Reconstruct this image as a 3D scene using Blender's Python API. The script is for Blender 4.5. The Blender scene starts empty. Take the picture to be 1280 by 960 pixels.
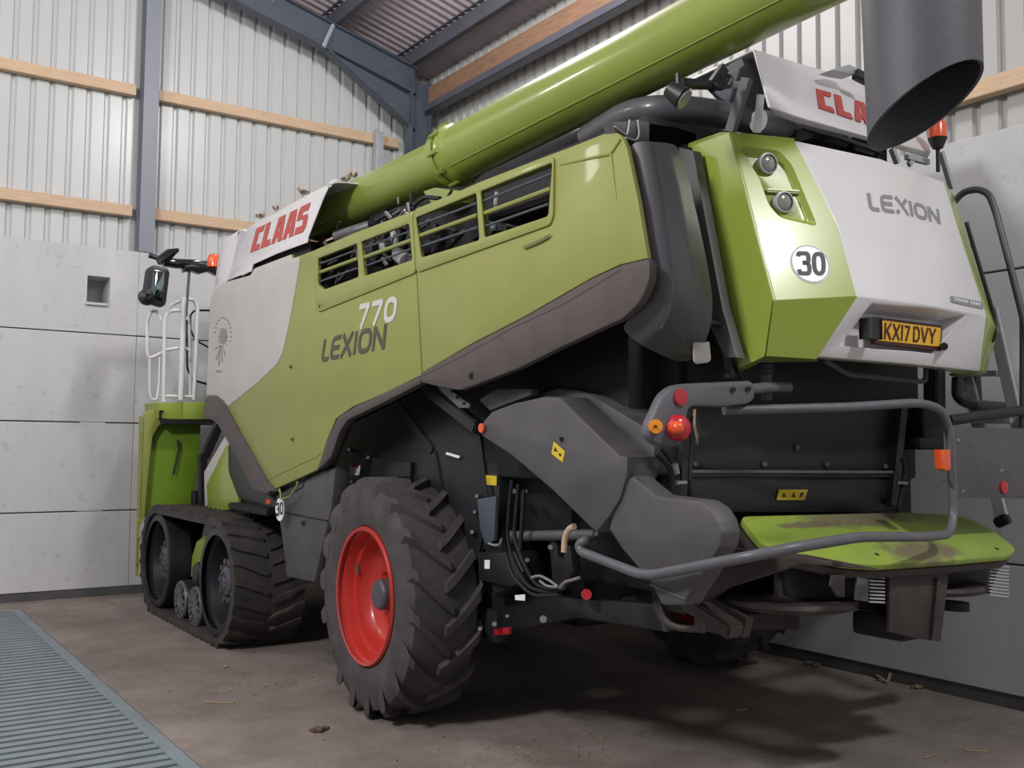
import bpy, bmesh, math, random
from mathutils import Vector, Matrix
R_ = random.Random(7)
scn = bpy.context.scene
COL = scn.collection
PI = math.pi

# ------------------------------------------------------------------ camera
F = 1236.9
CAM = Vector((0, 0, 1.74))
yaw, pit, rol = [math.radians(a) for a in (34.6295, 3.5909, .5296)]
fw = Vector((math.sin(yaw)*math.cos(pit), math.cos(yaw)*math.cos(pit), math.sin(pit)))
rt = Vector((math.cos(yaw), -math.sin(yaw), 0)); up = rt.cross(fw)
rt, up = rt*math.cos(rol)+up*math.sin(rol), -rt*math.sin(rol)+up*math.cos(rol)
cd = bpy.data.cameras.new('camera'); cam = bpy.data.objects.new('camera', cd); COL.objects.link(cam)
cd.sensor_width = 36; cd.lens = F/1280*36; cd.clip_start = .05; cd.clip_end = 200
cam.matrix_world = Matrix(((rt.x, up.x, -fw.x, CAM.x), (rt.y, up.y, -fw.y, CAM.y), (rt.z, up.z, -fw.z, CAM.z), (0, 0, 0, 1)))
scn.camera = cam

def P(x, y, ax, v):
    """measured photo point on the world plane ax = v"""
    d = rt*((x-640)/F) + up*((480-y)/F) + fw
    i = 'XYZ'.index(ax)
    return CAM + d*((v-CAM[i])/d[i])
def PX(pts, X): return [P(x, y, 'X', X) for x, y in pts]
def PY(pts, Y): return [P(x, y, 'Y', Y) for x, y in pts]
def PN(x, y, o, n):
    d = rt*((x-640)/F) + up*((480-y)/F) + fw
    return CAM + d*((o-CAM).dot(n)/d.dot(n))

# ------------------------------------------------------------------ materials
def mat(name, col, rough=.5, metal=0, var=.0, vscale=8, col2=None, bump=0, bscale=60, spec=.5, coat=0, stretch=(1, 1, 1), emit=None, detail=6):
    m = bpy.data.materials.new(name); m.use_nodes = True
    nt = m.node_tree; b = nt.nodes['Principled BSDF']
    c = tuple(col)+(1,)
    b.inputs['Base Color'].default_value = c
    b.inputs['Roughness'].default_value = rough; b.inputs['Metallic'].default_value = metal
    b.inputs['Specular IOR Level'].default_value = spec
    if coat: b.inputs['Coat Weight'].default_value = coat; b.inputs['Coat Roughness'].default_value = .08
    if emit: b.inputs['Emission Color'].default_value = c; b.inputs['Emission Strength'].default_value = emit
    g = nt.nodes.new('ShaderNodeNewGeometry'); mp = nt.nodes.new('ShaderNodeMapping')
    mp.inputs['Scale'].default_value = stretch
    nt.links.new(g.outputs['Position'], mp.inputs['Vector'])
    if var or col2:
        n = nt.nodes.new('ShaderNodeTexNoise'); n.inputs['Scale'].default_value = vscale; n.inputs['Detail'].default_value = detail
        nt.links.new(mp.outputs[0], n.inputs['Vector'])
        r = nt.nodes.new('ShaderNodeValToRGB')
        r.color_ramp.elements[0].position = .32; r.color_ramp.elements[1].position = .68
        if col2 is None:
            r.color_ramp.elements[0].color = tuple(x*(1-var) for x in col)+(1,)
            r.color_ramp.elements[1].color = tuple(min(1, x*(1+var)) for x in col)+(1,)
        else:
            r.color_ramp.elements[0].color = c; r.color_ramp.elements[1].color = tuple(col2)+(1,)
        nt.links.new(n.outputs['Fac'], r.inputs[0]); nt.links.new(r.outputs[0], b.inputs['Base Color'])
    if bump:
        n = nt.nodes.new('ShaderNodeTexNoise'); n.inputs['Scale'].default_value = bscale; n.inputs['Detail'].default_value = 5
        nt.links.new(mp.outputs[0], n.inputs['Vector'])
        u = nt.nodes.new('ShaderNodeBump'); u.inputs['Strength'].default_value = bump; u.inputs['Distance'].default_value = .01
        nt.links.new(n.outputs['Fac'], u.inputs['Height']); nt.links.new(u.outputs[0], b.inputs['Normal'])
    return m
def s(r, g, b):
    f = lambda c: (c/255/12.92) if c/255 <= .04045 else ((c/255+.055)/1.055)**2.4
    return (f(r), f(g), f(b))
M = dict(
 dustgreen=mat('dusty_green_paint', s(150,156,82), .42, var=.05, vscale=3, coat=.15),
 green=mat('green_paint', s(148,166,68), .28, var=.03, vscale=3, coat=.35),
 tubegreen=mat('tube_green_paint', s(140,158,70), .3, var=.05, vscale=2, coat=.5),
 deckgreen=mat('dusty_deck_green', s(150,172,66), .5, col2=s(138,156,74), vscale=4),
 shadegreen=mat('plain_green_paint', s(118,152,40), .5, var=.06, vscale=3),
 white=mat('white_paint', s(226,224,226), .28, var=.02, vscale=3, coat=.4),
 dustwhite=mat('dusty_white_paint', s(200,196,192), .5, var=.04, vscale=3),
 skirt=mat('brown_grey_plastic', s(88,79,78), .6, var=.1, vscale=6, bump=.1),
 grey=mat('dark_grey_paint', s(92,92,96), .45, var=.08, vscale=4),
 dgrey=mat('charcoal_plastic', s(82,82,87), .38, var=.08, vscale=4, coat=.25),
 cover=mat('dusty_charcoal_sheet', s(84,82,84), .5, var=.14, vscale=5),
 black=mat('black_paint', s(34,34,37), .45, var=.2, vscale=5),
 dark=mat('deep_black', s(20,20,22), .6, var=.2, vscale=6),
 blackgloss=mat('black_gloss', s(30,32,36), .2, coat=.3),
 curtain=mat('black_rubber_sheet', s(40,40,42), .5, var=.2, vscale=3),
 rubber=mat('tyre_rubber', s(66,63,64), .75, col2=s(84,79,78), vscale=7, bump=.25, bscale=120),
 trackrubber=mat('track_rubber', s(50,49,50), .7, col2=s(72,66,63), vscale=6, bump=.2, bscale=90),
 spout=mat('spout_rubber', s(72,72,77), .55, col2=s(86,86,92), vscale=3, stretch=(1,1,.3), bump=.15, bscale=200),
 red=mat('red_rim_paint', s(198,54,46), .32, var=.06, vscale=6, coat=.4),
 hub=mat('hub_grey', s(84,84,92), .4),
 wheelblack=mat('wheel_black', s(34,36,40), .4, var=.2, vscale=9),
 steel=mat('zinc_steel', s(170,170,172), .35, metal=.9),
 alu=mat('aluminium', s(176,180,184), .4, metal=.15, var=.06, vscale=10),
 railwhite=mat('white_rail_paint', s(228,228,228), .4),
 tuberail=mat('grey_tube_paint', s(98,98,103), .4, var=.08, vscale=9),
 reddecal=mat('red_lettering', s(194,78,72), .5),
 whitedecal=mat('pale_lettering', s(214,214,210), .5),
 greydecal=mat('grey_lettering', s(84,80,70), .5),
 lightgreydecal=mat('silver_grey_lettering', s(140,140,146), .45),
 decalwhite=mat('sticker_white', s(250,250,252), .4),
 ink=mat('sticker_ink', s(48,48,54), .5),
 yellowplate=mat('number_plate_yellow', s(236,182,48), .4),
 plateink=mat('number_plate_ink', s(70,30,24), .5),
 yellow=mat('warning_yellow', s(222,196,40), .5),
 amber=mat('amber_lens', s(244,150,30), .25, coat=.5),
 orange=mat('orange_lens', s(235,92,40), .25, coat=.5),
 redlens=mat('red_lens', s(186,30,46), .3, coat=.5),
 scuff=mat('scuff_grey', s(112,116,72), .7, var=.2, vscale=30),
 voidm=mat('sleeve_inside_shade', s(10,10,11), .95, spec=.0),  # near-black without sheen: shade inside the spout sleeve put into the colour
 lamp=mat('lamp_glass', s(150,150,146), .15, coat=.8, metal=.3),
 mirror=mat('mirror_glass', s(150,170,170), .05, metal=1),
 rust=mat('dusty_brown_metal', s(70,61,58), .6, col2=s(52,46,45), vscale=6),
 dust=mat('chaff_dust', s(126,112,96), .9, col2=s(104,92,80), vscale=20),
 straw=mat('straw', s(160,142,110), .8),
 clod=mat('dry_clod', s(110,92,76), .95, bump=.5),
 birdbrown=mat('bird_brown', s(120,98,80), .9, col2=s(80,64,54), vscale=60),
 birdpale=mat('bird_pale', s(150,134,120), .9),
 birddark=mat('bird_dark', s(56,46,42), .8),
 steelpaint=mat('blue_grey_steel', s(78,86,98), .5, var=.1, vscale=3),
 steelgrey=mat('grey_steel', s(134,138,148), .5, var=.05, vscale=2),
 purlin=mat('purlin_grey', s(86,86,96), .5, metal=.1, var=.08, vscale=3),
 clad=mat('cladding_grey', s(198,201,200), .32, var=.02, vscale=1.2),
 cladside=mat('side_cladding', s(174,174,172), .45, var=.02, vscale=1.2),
 roofm=mat('roof_sheet', s(172,160,166), .6, var=.06, vscale=2),
 grate=mat('grate_blue_grey', s(126,138,144), .5, col2=s(114,126,132), vscale=5),
 pit=mat('pit_dark', s(42,50,60), .9),
 base=mat('wall_base', s(84,82,84), .8, var=.2, vscale=4),
)
def wood(name, c1, c2):
    m = mat(name, c1, .75, col2=c2, vscale=6, stretch=(1, 1, 12), bump=.1)
    return m
M['timber'] = wood('pale_timber', s(214,186,156), s(200,171,140))
M['eave'] = wood('eaves_timber', s(146,110,86), s(118,90,72))

def concrete_wall(name, c1, c2, axis):
    m = bpy.data.materials.new(name); m.use_nodes = True; nt = m.node_tree; b = nt.nodes['Principled BSDF']
    b.inputs['Roughness'].default_value = .85
    g = nt.nodes.new('ShaderNodeNewGeometry')
    mp = nt.nodes.new('ShaderNodeMapping'); mp.inputs['Scale'].default_value = (1, 1, .35); nt.links.new(g.outputs['Position'], mp.inputs[0])
    n = nt.nodes.new('ShaderNodeTexNoise'); n.inputs['Scale'].default_value = 1.6; n.inputs['Detail'].default_value = 7; n.inputs['Roughness'].default_value = .6
    nt.links.new(mp.outputs[0], n.inputs['Vector'])
    r = nt.nodes.new('ShaderNodeValToRGB'); r.color_ramp.elements[0].position = .3; r.color_ramp.elements[1].position = .7
    r.color_ramp.elements[0].color = c1+(1,); r.color_ramp.elements[1].color = c2+(1,)
    nt.links.new(n.outputs['Fac'], r.inputs[0])
    n2 = nt.nodes.new('ShaderNodeTexNoise'); n2.inputs['Scale'].default_value = 9; n2.inputs['Detail'].default_value = 2
    nt.links.new(g.outputs['Position'], n2.inputs['Vector'])
    r2 = nt.nodes.new('ShaderNodeValToRGB'); r2.color_ramp.elements[0].position = .27; r2.color_ramp.elements[1].position = .36
    r2.color_ramp.elements[0].color = (.72, .72, .72, 1); r2.color_ramp.elements[1].color = (1, 1, 1, 1)
    nt.links.new(n2.outputs['Fac'], r2.inputs[0])
    mx = nt.nodes.new('ShaderNodeMixRGB'); mx.blend_type = 'MULTIPLY'; mx.inputs[0].default_value = .55
    nt.links.new(r.outputs[0], mx.inputs[1]); nt.links.new(r2.outputs[0], mx.inputs[2]); nt.links.new(mx.outputs[0], b.inputs['Base Color'])
    u = nt.nodes.new('ShaderNodeBump'); u.inputs['Strength'].default_value = .15; u.inputs['Distance'].default_value = .02
    nt.links.new(n.outputs['Fac'], u.inputs['Height']); nt.links.new(u.outputs[0], b.inputs['Normal'])
    return m
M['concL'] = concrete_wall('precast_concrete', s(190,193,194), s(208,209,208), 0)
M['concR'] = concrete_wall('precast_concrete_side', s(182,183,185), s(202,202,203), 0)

def floor_mat():
    m = bpy.data.materials.new('floor_concrete'); m.use_nodes = True; nt = m.node_tree; b = nt.nodes['Principled BSDF']
    b.inputs['Roughness'].default_value = .8; b.inputs['Specular IOR Level'].default_value = .3
    g = nt.nodes.new('ShaderNodeNewGeometry')
    def noise(sc, det, stops, rough=.6):
        n = nt.nodes.new('ShaderNodeTexNoise'); n.inputs['Scale'].default_value = sc; n.inputs['Detail'].default_value = det; n.inputs['Roughness'].default_value = rough
        nt.links.new(g.outputs['Position'], n.inputs['Vector'])
        r = nt.nodes.new('ShaderNodeValToRGB'); e = r.color_ramp.elements
        e[0].position, e[0].color = stops[0][0], stops[0][1]+(1,); e[1].position, e[1].color = stops[1][0], stops[1][1]+(1,)
        nt.links.new(n.outputs['Fac'], r.inputs[0]); return r, n
    a, na = noise(.9, 8, [(.3, s(128,119,113)), (.7, s(158,148,141))])
    bb, nb = noise(30, 6, [(.3, (.82, .82, .82)), (.7, (1.1, 1.1, 1.1))])
    c, nc = noise(3, 5, [(.36, (.72, .70, .68)), (.6, (1, 1, 1))])
    x = nt.nodes.new('ShaderNodeMixRGB'); x.blend_type = 'MULTIPLY'; x.inputs[0].default_value = .8
    nt.links.new(a.outputs[0], x.inputs[1]); nt.links.new(bb.outputs[0], x.inputs[2])
    y = nt.nodes.new('ShaderNodeMixRGB'); y.blend_type = 'MULTIPLY'; y.inputs[0].default_value = .7
    nt.links.new(x.outputs[0], y.inputs[1]); nt.links.new(c.outputs[0], y.inputs[2]); nt.links.new(y.outputs[0], b.inputs['Base Color'])
    u = nt.nodes.new('ShaderNodeBump'); u.inputs['Strength'].default_value = .3; u.inputs['Distance'].default_value = .01
    nt.links.new(nb.outputs['Fac'], u.inputs['Height']); nt.links.new(u.outputs[0], b.inputs['Normal'])
    return m
M['floor'] = floor_mat()
def deck_mat():
    m = mat('dusty_deck', s(148,172,62), .5, col2=s(136,158,72), vscale=5); nt = m.node_tree; b = nt.nodes['Principled BSDF']
    src = b.inputs['Base Color'].links[0].from_socket
    g = nt.nodes.new('ShaderNodeNewGeometry'); n = nt.nodes.new('ShaderNodeTexNoise'); n.inputs['Scale'].default_value = 9; n.inputs['Detail'].default_value = 6
    nt.links.new(g.outputs['Position'], n.inputs['Vector'])
    nrm_ = Vector((0, -.235, .49)).normalized(); prev = src
    for px, py, rx, ry in ((1075, 647, .5, .09), (1152, 690, .3, .1), (1010, 656, .25, .03)):
        c = PN(px, py, Vector((4.5, 2.87, 1.185)), nrm_)
        mp = nt.nodes.new('ShaderNodeMapping'); mp.vector_type = 'POINT'
        mp.inputs['Location'].default_value = (-c.x/rx, -c.y/ry, 0); mp.inputs['Scale'].default_value = (1/rx, 1/ry, 0)
        nt.links.new(g.outputs['Position'], mp.inputs[0])
        ln = nt.nodes.new('ShaderNodeVectorMath'); ln.operation = 'LENGTH'; nt.links.new(mp.outputs[0], ln.inputs[0])
        ad = nt.nodes.new('ShaderNodeMath'); ad.operation = 'MULTIPLY_ADD'; ad.inputs[1].default_value = 1.6; nt.links.new(n.outputs['Fac'], ad.inputs[0]); nt.links.new(ln.outputs['Value'], ad.inputs[2])
        rr = nt.nodes.new('ShaderNodeMapRange'); rr.inputs[1].default_value = 1.45; rr.inputs[2].default_value = 1.9; rr.inputs[3].default_value = .85; rr.inputs[4].default_value = 0
        nt.links.new(ad.outputs[0], rr.inputs[0])
        mx = nt.nodes.new('ShaderNodeMixRGB'); mx.inputs[2].default_value = s(112,98,86)+(1,)
        nt.links.new(rr.outputs[0], mx.inputs[0]); nt.links.new(prev, mx.inputs[1]); prev = mx.outputs[0]
    nt.links.new(prev, b.inputs['Base Color']); return m
M['deck'] = deck_mat()

# ------------------------------------------------------------------ builders
def finish(bm, name, m, parent=None, label=None, smooth=30, cat=None, group=None, kind=None):
    if isinstance(bm, bpy.types.Mesh): me = bm
    else:
        bmesh.ops.recalc_face_normals(bm, faces=bm.faces) if not getattr(bm, 'keep', False) else None
        me = bpy.data.meshes.new(name); bm.to_mesh(me); bm.free()
    me.name = name
    me.materials.clear()
    for k in (m if isinstance(m, (list, tuple)) else [m]): me.materials.append(M[k])
    if smooth:
        for p in me.polygons: p.use_smooth = True
        me.set_sharp_from_angle(angle=math.radians(smooth))
    o = bpy.data.objects.new(name, me); COL.objects.link(o)
    if parent:
        o.parent = parent
        if parent.type == 'EMPTY': o.matrix_parent_inverse = Matrix.Translation(-parent.location)
    if label: o['label'] = label
    if cat: o['category'] = cat
    if group: o['group'] = group
    if kind: o['kind'] = kind
    return o
def thing(name, loc, label, cat, group=None):
    o = bpy.data.objects.new(name, None); COL.objects.link(o); o.location = loc
    o.empty_display_size = .2; o['label'] = label; o['category'] = cat
    if group: o['group'] = group
    return o
def merge(bms):
    out = bmesh.new()
    for b in bms:
        me = bpy.data.meshes.new('t'); b.to_mesh(me); b.free(); out.from_mesh(me); bpy.data.meshes.remove(me)
    return out
def box(a, b, bev=0, bm=None):
    bm2 = bmesh.new(); bmesh.ops.create_cube(bm2, size=1)
    a = Vector(a); b = Vector(b); c = (a+b)/2; d = b-a
    for v in bm2.verts: v.co = Vector((c.x+v.co.x*d.x, c.y+v.co.y*d.y, c.z+v.co.z*d.z))
    if bev: bmesh.ops.bevel(bm2, geom=bm2.edges[:], offset=bev, segments=2, affect='EDGES', profile=.5)
    return bm2
def bar(a, b, w, h, upv=(0, 0, 1), bev=0):
    """rectangular bar from a to b"""
    a = Vector(a); b = Vector(b); d = (b-a).normalized(); u = Vector(upv)
    x = d.cross(u).normalized(); u = x.cross(d).normalized()
    bm = bmesh.new(); L = []
    for p in (a, b):
        L.append([bm.verts.new(p+x*(sx*w/2)+u*(su*h/2)) for sx, su in ((-1, -1), (1, -1), (1, 1), (-1, 1))])
    bm.faces.new(L[0]); bm.faces.new(L[1][::-1])
    for i in range(4): bm.faces.new((L[0][i], L[1][i], L[1][(i+1) % 4], L[0][(i+1) % 4]))
    if bev: bmesh.ops.bevel(bm, geom=bm.edges[:], offset=bev, segments=2, affect='EDGES')
    return bm
def fillet(pts, r, n=6):
    pts = [Vector(p) for p in pts]
    out = [pts[0]]
    for i in range(1, len(pts)-1):
        p, a, b = pts[i], pts[i-1], pts[i+1]
        la, lb = (a-p).length, (b-p).length
        rr = min(r, la*.48, lb*.48)
        s0 = p+(a-p).normalized()*rr; s1 = p+(b-p).normalized()*rr
        for k in range(n+1):
            t = k/n; out.append(s0*(1-t)**2+p*2*t*(1-t)+s1*t*t)
    out.append(pts[-1]); return out
def tube(pts, r, corner=0, seg=12, cap=True):
    pts = fillet(pts, corner) if corner else [Vector(p) for p in pts]
    rad = r if isinstance(r, (list, tuple)) else [r]*len(pts)
    bm = bmesh.new(); rings = []
    t0 = (pts[1]-pts[0]).normalized()
    n = t0.orthogonal().normalized()
    for i, p in enumerate(pts):
        t = (pts[min(i+1, len(pts)-1)]-pts[max(i-1, 0)]).normalized()
        n = (n-t*n.dot(t)).normalized(); b = t.cross(n)
        rings.append([bm.verts.new(p+(n*math.cos(2*PI*k/seg)+b*math.sin(2*PI*k/seg))*rad[i]) for k in range(seg)])
    for i in range(len(rings)-1):
        for k in range(seg): bm.faces.new((rings[i][k], rings[i][(k+1) % seg], rings[i+1][(k+1) % seg], rings[i+1][k]))
    if cap: bm.faces.new(rings[0][::-1]); bm.faces.new(rings[-1])
    return bm
def cyl(a, b, r, seg=20, r2=None): return tube([a, b], [r, r if r2 is None else r2], seg=seg)
def lathe(profile, origin, axis=(1, 0, 0), seg=48, closed=False):
    """profile: (along axis, radius) pairs"""
    ax = Vector(axis).normalized(); n = ax.orthogonal().normalized()
    if abs(ax.x) > .99: n = Vector((0, 1, 0))
    b = ax.cross(n); o = Vector(origin)
    bm = bmesh.new(); rings = []
    for a, r in profile:
        if r < 1e-5: rings.append([bm.verts.new(o+ax*a)]); continue
        rings.append([bm.verts.new(o+ax*a+(n*math.cos(2*PI*k/seg)+b*math.sin(2*PI*k/seg))*r) for k in range(seg)])
    idx = list(range(len(rings)-1))
    pairs = [(rings[i], rings[i+1]) for i in idx]
    if closed: pairs.append((rings[-1], rings[0]))
    for A, B in pairs:
        for k in range(seg):
            k2 = (k+1) % seg
            if len(A) == 1 and len(B) == 1: continue
            if len(A) == 1: bm.faces.new((A[0], B[k2], B[k]))
            elif len(B) == 1: bm.faces.new((A[k], A[k2], B[0]))
            else: bm.faces.new((A[k], A[k2], B[k2], B[k]))
    return bm
def roundpoly(pts, r, n=5):
    """2D rounding of a closed outline; r number or list"""
    out = []; N = len(pts)
    for i in range(N):
        p = Vector(pts[i]); a = Vector(pts[i-1]); b = Vector(pts[(i+1) % N])
        ri = r[i] if isinstance(r, (list, tuple)) else r
        if ri <= 0: out.append(p); continue
        rr = min(ri, (a-p).length*.45, (b-p).length*.45)
        s0 = p+(a-p).normalized()*rr; s1 = p+(b-p).normalized()*rr
        for k in range(n+1):
            t = k/n; out.append(s0*(1-t)**2+p*2*t*(1-t)+s1*t*t)
    return out
def curve_fill(outlines, thick, bev):
    """outlines: list of closed 2D outlines, holes included; mesh lies z 0..thick"""
    cu = bpy.data.curves.new('c', 'CURVE'); cu.dimensions = '2D'; cu.fill_mode = 'BOTH'
    for o in outlines:
        sp = cu.splines.new('POLY'); sp.points.add(len(o)-1)
        for q, p in zip(sp.points, o): q.co = (p[0], p[1], 0, 1)
        sp.use_cyclic_u = True
    cu.extrude = max(thick/2-bev, 1e-4); cu.bevel_depth = bev; cu.bevel_resolution = 1; cu.offset = -bev
    ob = bpy.data.objects.new('c', cu); COL.objects.link(ob)
    me = bpy.data.meshes.new_from_object(ob)
    bpy.data.objects.remove(ob); bpy.data.curves.remove(cu)
    bm = bmesh.new(); bm.from_mesh(me); bpy.data.meshes.remove(me)
    bmesh.ops.remove_doubles(bm, verts=bm.verts, dist=1e-5)
    for v in bm.verts: v.co.z += thick/2
    return bm
def plate(outline3, o, u, v, thick, holes=(), rnd=0, hrnd=0, bev=.004, n=None):
    """outline in 3D on the plane through o with axes u, v; grows by thick along n = u x v (or given)"""
    o, u, v = Vector(o), Vector(u).normalized(), Vector(v).normalized()
    nn = u.cross(v) if n is None else Vector(n).normalized()
    t2 = lambda L: [((p-o).dot(u), (p-o).dot(v)) for p in L]
    outs = [roundpoly(t2(outline3), rnd) if rnd else t2(outline3)]
    for h in holes: outs.append(roundpoly(t2(h), hrnd) if hrnd else t2(h))
    bm = curve_fill(outs, thick, bev)
    for w in bm.verts: w.co = o+u*w.co.x+v*w.co.y+nn*w.co.z
    return bm
def xplate(px, X, thick, holes=(), rnd=0, hrnd=0, bev=.004):
    """side plate: photo outline on plane X, thickness growing inwards (+X)"""
    return plate(PX(px, X), (X, 0, 0), (0, 1, 0), (0, 0, 1), thick, [PX(h, X) for h in holes], rnd, hrnd, bev)
def yplate(px, Y, thick, holes=(), rnd=0, hrnd=0, bev=.004):
    """rear plate on plane Y, thickness growing forwards (+Y)"""
    return plate(PY(px, Y), (0, Y, 0), (1, 0, 0), (0, 0, 1), thick, [PY(h, Y) for h in holes], rnd, hrnd, bev, n=(0, 1, 0))
def grid_surf(rows, thick=.01, cyc=False):
    bm = bmesh.new(); V = [[bm.verts.new(p) for p in r] for r in rows]
    for i in range(len(V)-1):
        for j in range(len(V[0])-1): bm.faces.new((V[i][j], V[i][j+1], V[i+1][j+1], V[i+1][j]))
    if thick:
        bmesh.ops.recalc_face_normals(bm, faces=bm.faces)
        bmesh.ops.solidify(bm, geom=bm.faces[:], thickness=thick)
    return bm
def modded(bm, mods):
    """apply modifiers and hand back a mesh"""
    me = bpy.data.meshes.new('m'); bm.to_mesh(me); bm.free()
    ob = bpy.data.objects.new('m', me); COL.objects.link(ob)
    for t, kw in mods:
        md = ob.modifiers.new(t, t)
        for k, v in kw.items(): setattr(md, k, v)
    dg = bpy.context.evaluated_depsgraph_get(); dg.update()
    out = bpy.data.meshes.new_from_object(ob.evaluated_get(dg), depsgraph=dg)
    bpy.data.objects.remove(ob); bpy.data.meshes.remove(me)
    return out

# ------------------------------------------------------------------ lettering (strokes mapped on a quad)
def stroke_poly(pts, w):
    """flat ribbon polygon (2D) along polyline with width w, mitred"""
    P2 = [Vector(p) for p in pts]; L = []; Rr = []
    closed = (P2[0]-P2[-1]).length < 1e-6
    if closed: P2 = P2[:-1]
    N = len(P2)
    for i in range(N):
        if closed: a, b = P2[i-1], P2[(i+1) % N]
        else: a, b = P2[max(i-1, 0)], P2[min(i+1, N-1)]
        p = P2[i]
        d0 = (p-a).normalized() if (p-a).length > 1e-9 else (b-p).normalized()
        d1 = (b-p).normalized() if (b-p).length > 1e-9 else d0
        t = (d0+d1)
        t = t.normalized() if t.length > 1e-6 else d0
        nrm = Vector((-t.y, t.x)); k = 1/max(.35, nrm.dot(Vector((-d0.y, d0.x))))
        L.append(p+nrm*w/2*k); Rr.append(p-nrm*w/2*k)
    q = []
    for i in range(N if closed else N-1):
        j = (i+1) % N; q.append((L[i], L[j], Rr[j], Rr[i]))
    return q
def ell(cx, cy, rx, ry, a0=0, a1=360, n=20, pw=1):
    out = []
    for k in range(n+1):
        a = math.radians(a0+(a1-a0)*k/n); c, s_ = math.cos(a), math.sin(a)
        f = lambda t: math.copysign(abs(t)**pw, t)
        out.append((cx+rx*f(c), cy+ry*f(s_)))
    return out
def arcj(pts, r=.25, n=5):
    return [tuple(p) for p in fillet([Vector((x, y, 0)) for x, y in pts], r, n)]
def xy(L): return [(p[0], p[1]) for p in L]
GLYPH = {  # unit width 1, height 1 (w = stroke)
 'L': [xy(arcj([(.12, 1), (.12, .07), (.95, .07)], .28))],
 'E': [xy(arcj([(.95, .93), (.12, .93), (.12, .07), (.95, .07)], .28)), [(.2, .5), (.88, .5)]],
 'X': [[(.05, 1), (.95, 0)], [(.95, 1), (.05, 0)]],
 'I': [[(.5, 0), (.5, 1)]],
 'O': [ell(.5, .5, .41, .43, pw=.75)],
 'N': [[(.1, 0), (.1, 1)], [(.1, .95), (.9, .05)], [(.9, 0), (.9, 1)]],
 '7': [[(.05, .92), (.9, .92)], [(.88, .95), (.35, 0)]],
 '0': [ell(.5, .5, .38, .42, pw=.75)],
 'K': [[(.12, 0), (.12, 1)], [(.9, 1), (.15, .4)], [(.35, .58), (.92, 0)]],
 '1': [[(.5, 0), (.5, 1)]],
 'D': [[(.12, .5), (.12, .93), (.62, .93), (.88, .7), (.88, .3), (.62, .07), (.12, .07), (.12, .5)]],
 'V': [[(.05, 1), (.5, .03)], [(.95, 1), (.5, .03)]],
 'Y': [[(.05, 1), (.5, .45)], [(.95, 1), (.5, .45)], [(.5, .5), (.5, 0)]],
 '3': [xy(arcj([(.08, .8), (.12, .93), (.88, .93), (.88, .54), (.4, .53)], .25)), xy(arcj([(.4, .53), (.9, .52), (.9, .07), (.1, .07), (.06, .24)], .25))],
 'T': [[(0, .92), (1, .92)], [(.5, .92), (.5, 0)]],
 'R': [xy(arcj([(.12, 0), (.12, .93), (.88, .93), (.88, .5), (.12, .5)], .2)), [(.5, .5), (.92, 0)]],
 'A': [[(.05, 0), (.5, 1)], [(.95, 0), (.5, 1)], [(.22, .35), (.78, .35)]],
 'C': [xy(arcj([(.95, .93), (.12, .93), (.12, .07), (.95, .07)], .25))],
 '-': [[(.1, .5), (.9, .5)]], ' ': [],
}
from mathutils.bvhtree import BVHTree
def tagf(L):
    for v in L: v.tag = True
def tree(*obs):
    vs, fs = [], []
    for o in obs: o.data.calc_loop_triangles()
    for o in obs:
        k = len(vs); vs += [v.co.copy() for v in o.data.vertices]; fs += [[i+k for i in p.vertices] for p in o.data.loop_triangles]
    return BVHTree.FromPolygons(vs, fs)
def hit(T, x, y):
    d = (rt*((x-640)/F) + up*((480-y)/F) + fw).normalized()
    p, n, i, dd = T.ray_cast(CAM, d)
    if p is None: return None, None
    return p, (n if n.dot(d) < 0 else -n)
def drape(bm, T, n, th=.003):
    for v in bm.verts:
        p, nn, i, d = T.ray_cast(v.co+n*.15, -n)
        if p is not None: v.co = p+n*(th if v.tag else -.001)
    return bm
def word(txt, quad, w=.16, widths=None, gap=.12, slant=0, lift=None, thick=.003, blocks=None):
    """quad = TL, TR, BR, BL 3D corners; strokes mapped bilinearly and raised by thick along lift"""
    TL, TR, BR, BL = [Vector(q) for q in quad]
    n = Vector(lift).normalized()
    H = ((TL-BL).length+(TR-BR).length)/2; W = ((TR-TL).length+(BR-BL).length)/2
    ws = [(widths or {}).get(c, 1.0) for c in txt]
    tot = sum(ws)+gap*(len(txt)-1); sc = 1/tot; asp = W/H
    bm = bmesh.new()
    def m3(u_, v_):
        a = BL.lerp(BR, u_); b = TL.lerp(TR, u_); return a.lerp(b, v_)
    x = 0
    for c, cw in zip(txt, ws):
        gw = cw*sc*asp    # glyph width in height units
        for si, st in enumerate((blocks or {}).get(c) or GLYPH[c]):
            thk = thick+.0004*(si % 3)
            if blocks and c in blocks:      # filled polygons
                polys = [st]
                for po in polys:
                    pts = [m3(x+(p[0]*cw)*sc, p[1]) for p in po]
                    fr = [bm.verts.new(p+n*thk) for p in pts]; bk = [bm.verts.new(p) for p in pts]; tagf(fr)
                    bm.faces.new(fr); K = len(fr)
                    for i in range(K): bm.faces.new((fr[i], bk[i], bk[(i+1) % K], fr[(i+1) % K]))
                continue
            for q in stroke_poly([(p[0]*gw, p[1]) for p in st], w):
                pts = [m3(x+p.x/asp, p.y) for p in q]
                fr = [bm.verts.new(p+n*thk) for p in pts]; bk = [bm.verts.new(p) for p in pts]; tagf(fr)
                bm.faces.new(fr)
                for i in range(4): bm.faces.new((fr[i], bk[i], bk[(i+1) % 4], fr[(i+1) % 4]))
        x += (cw+gap)*sc
    return bm
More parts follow.
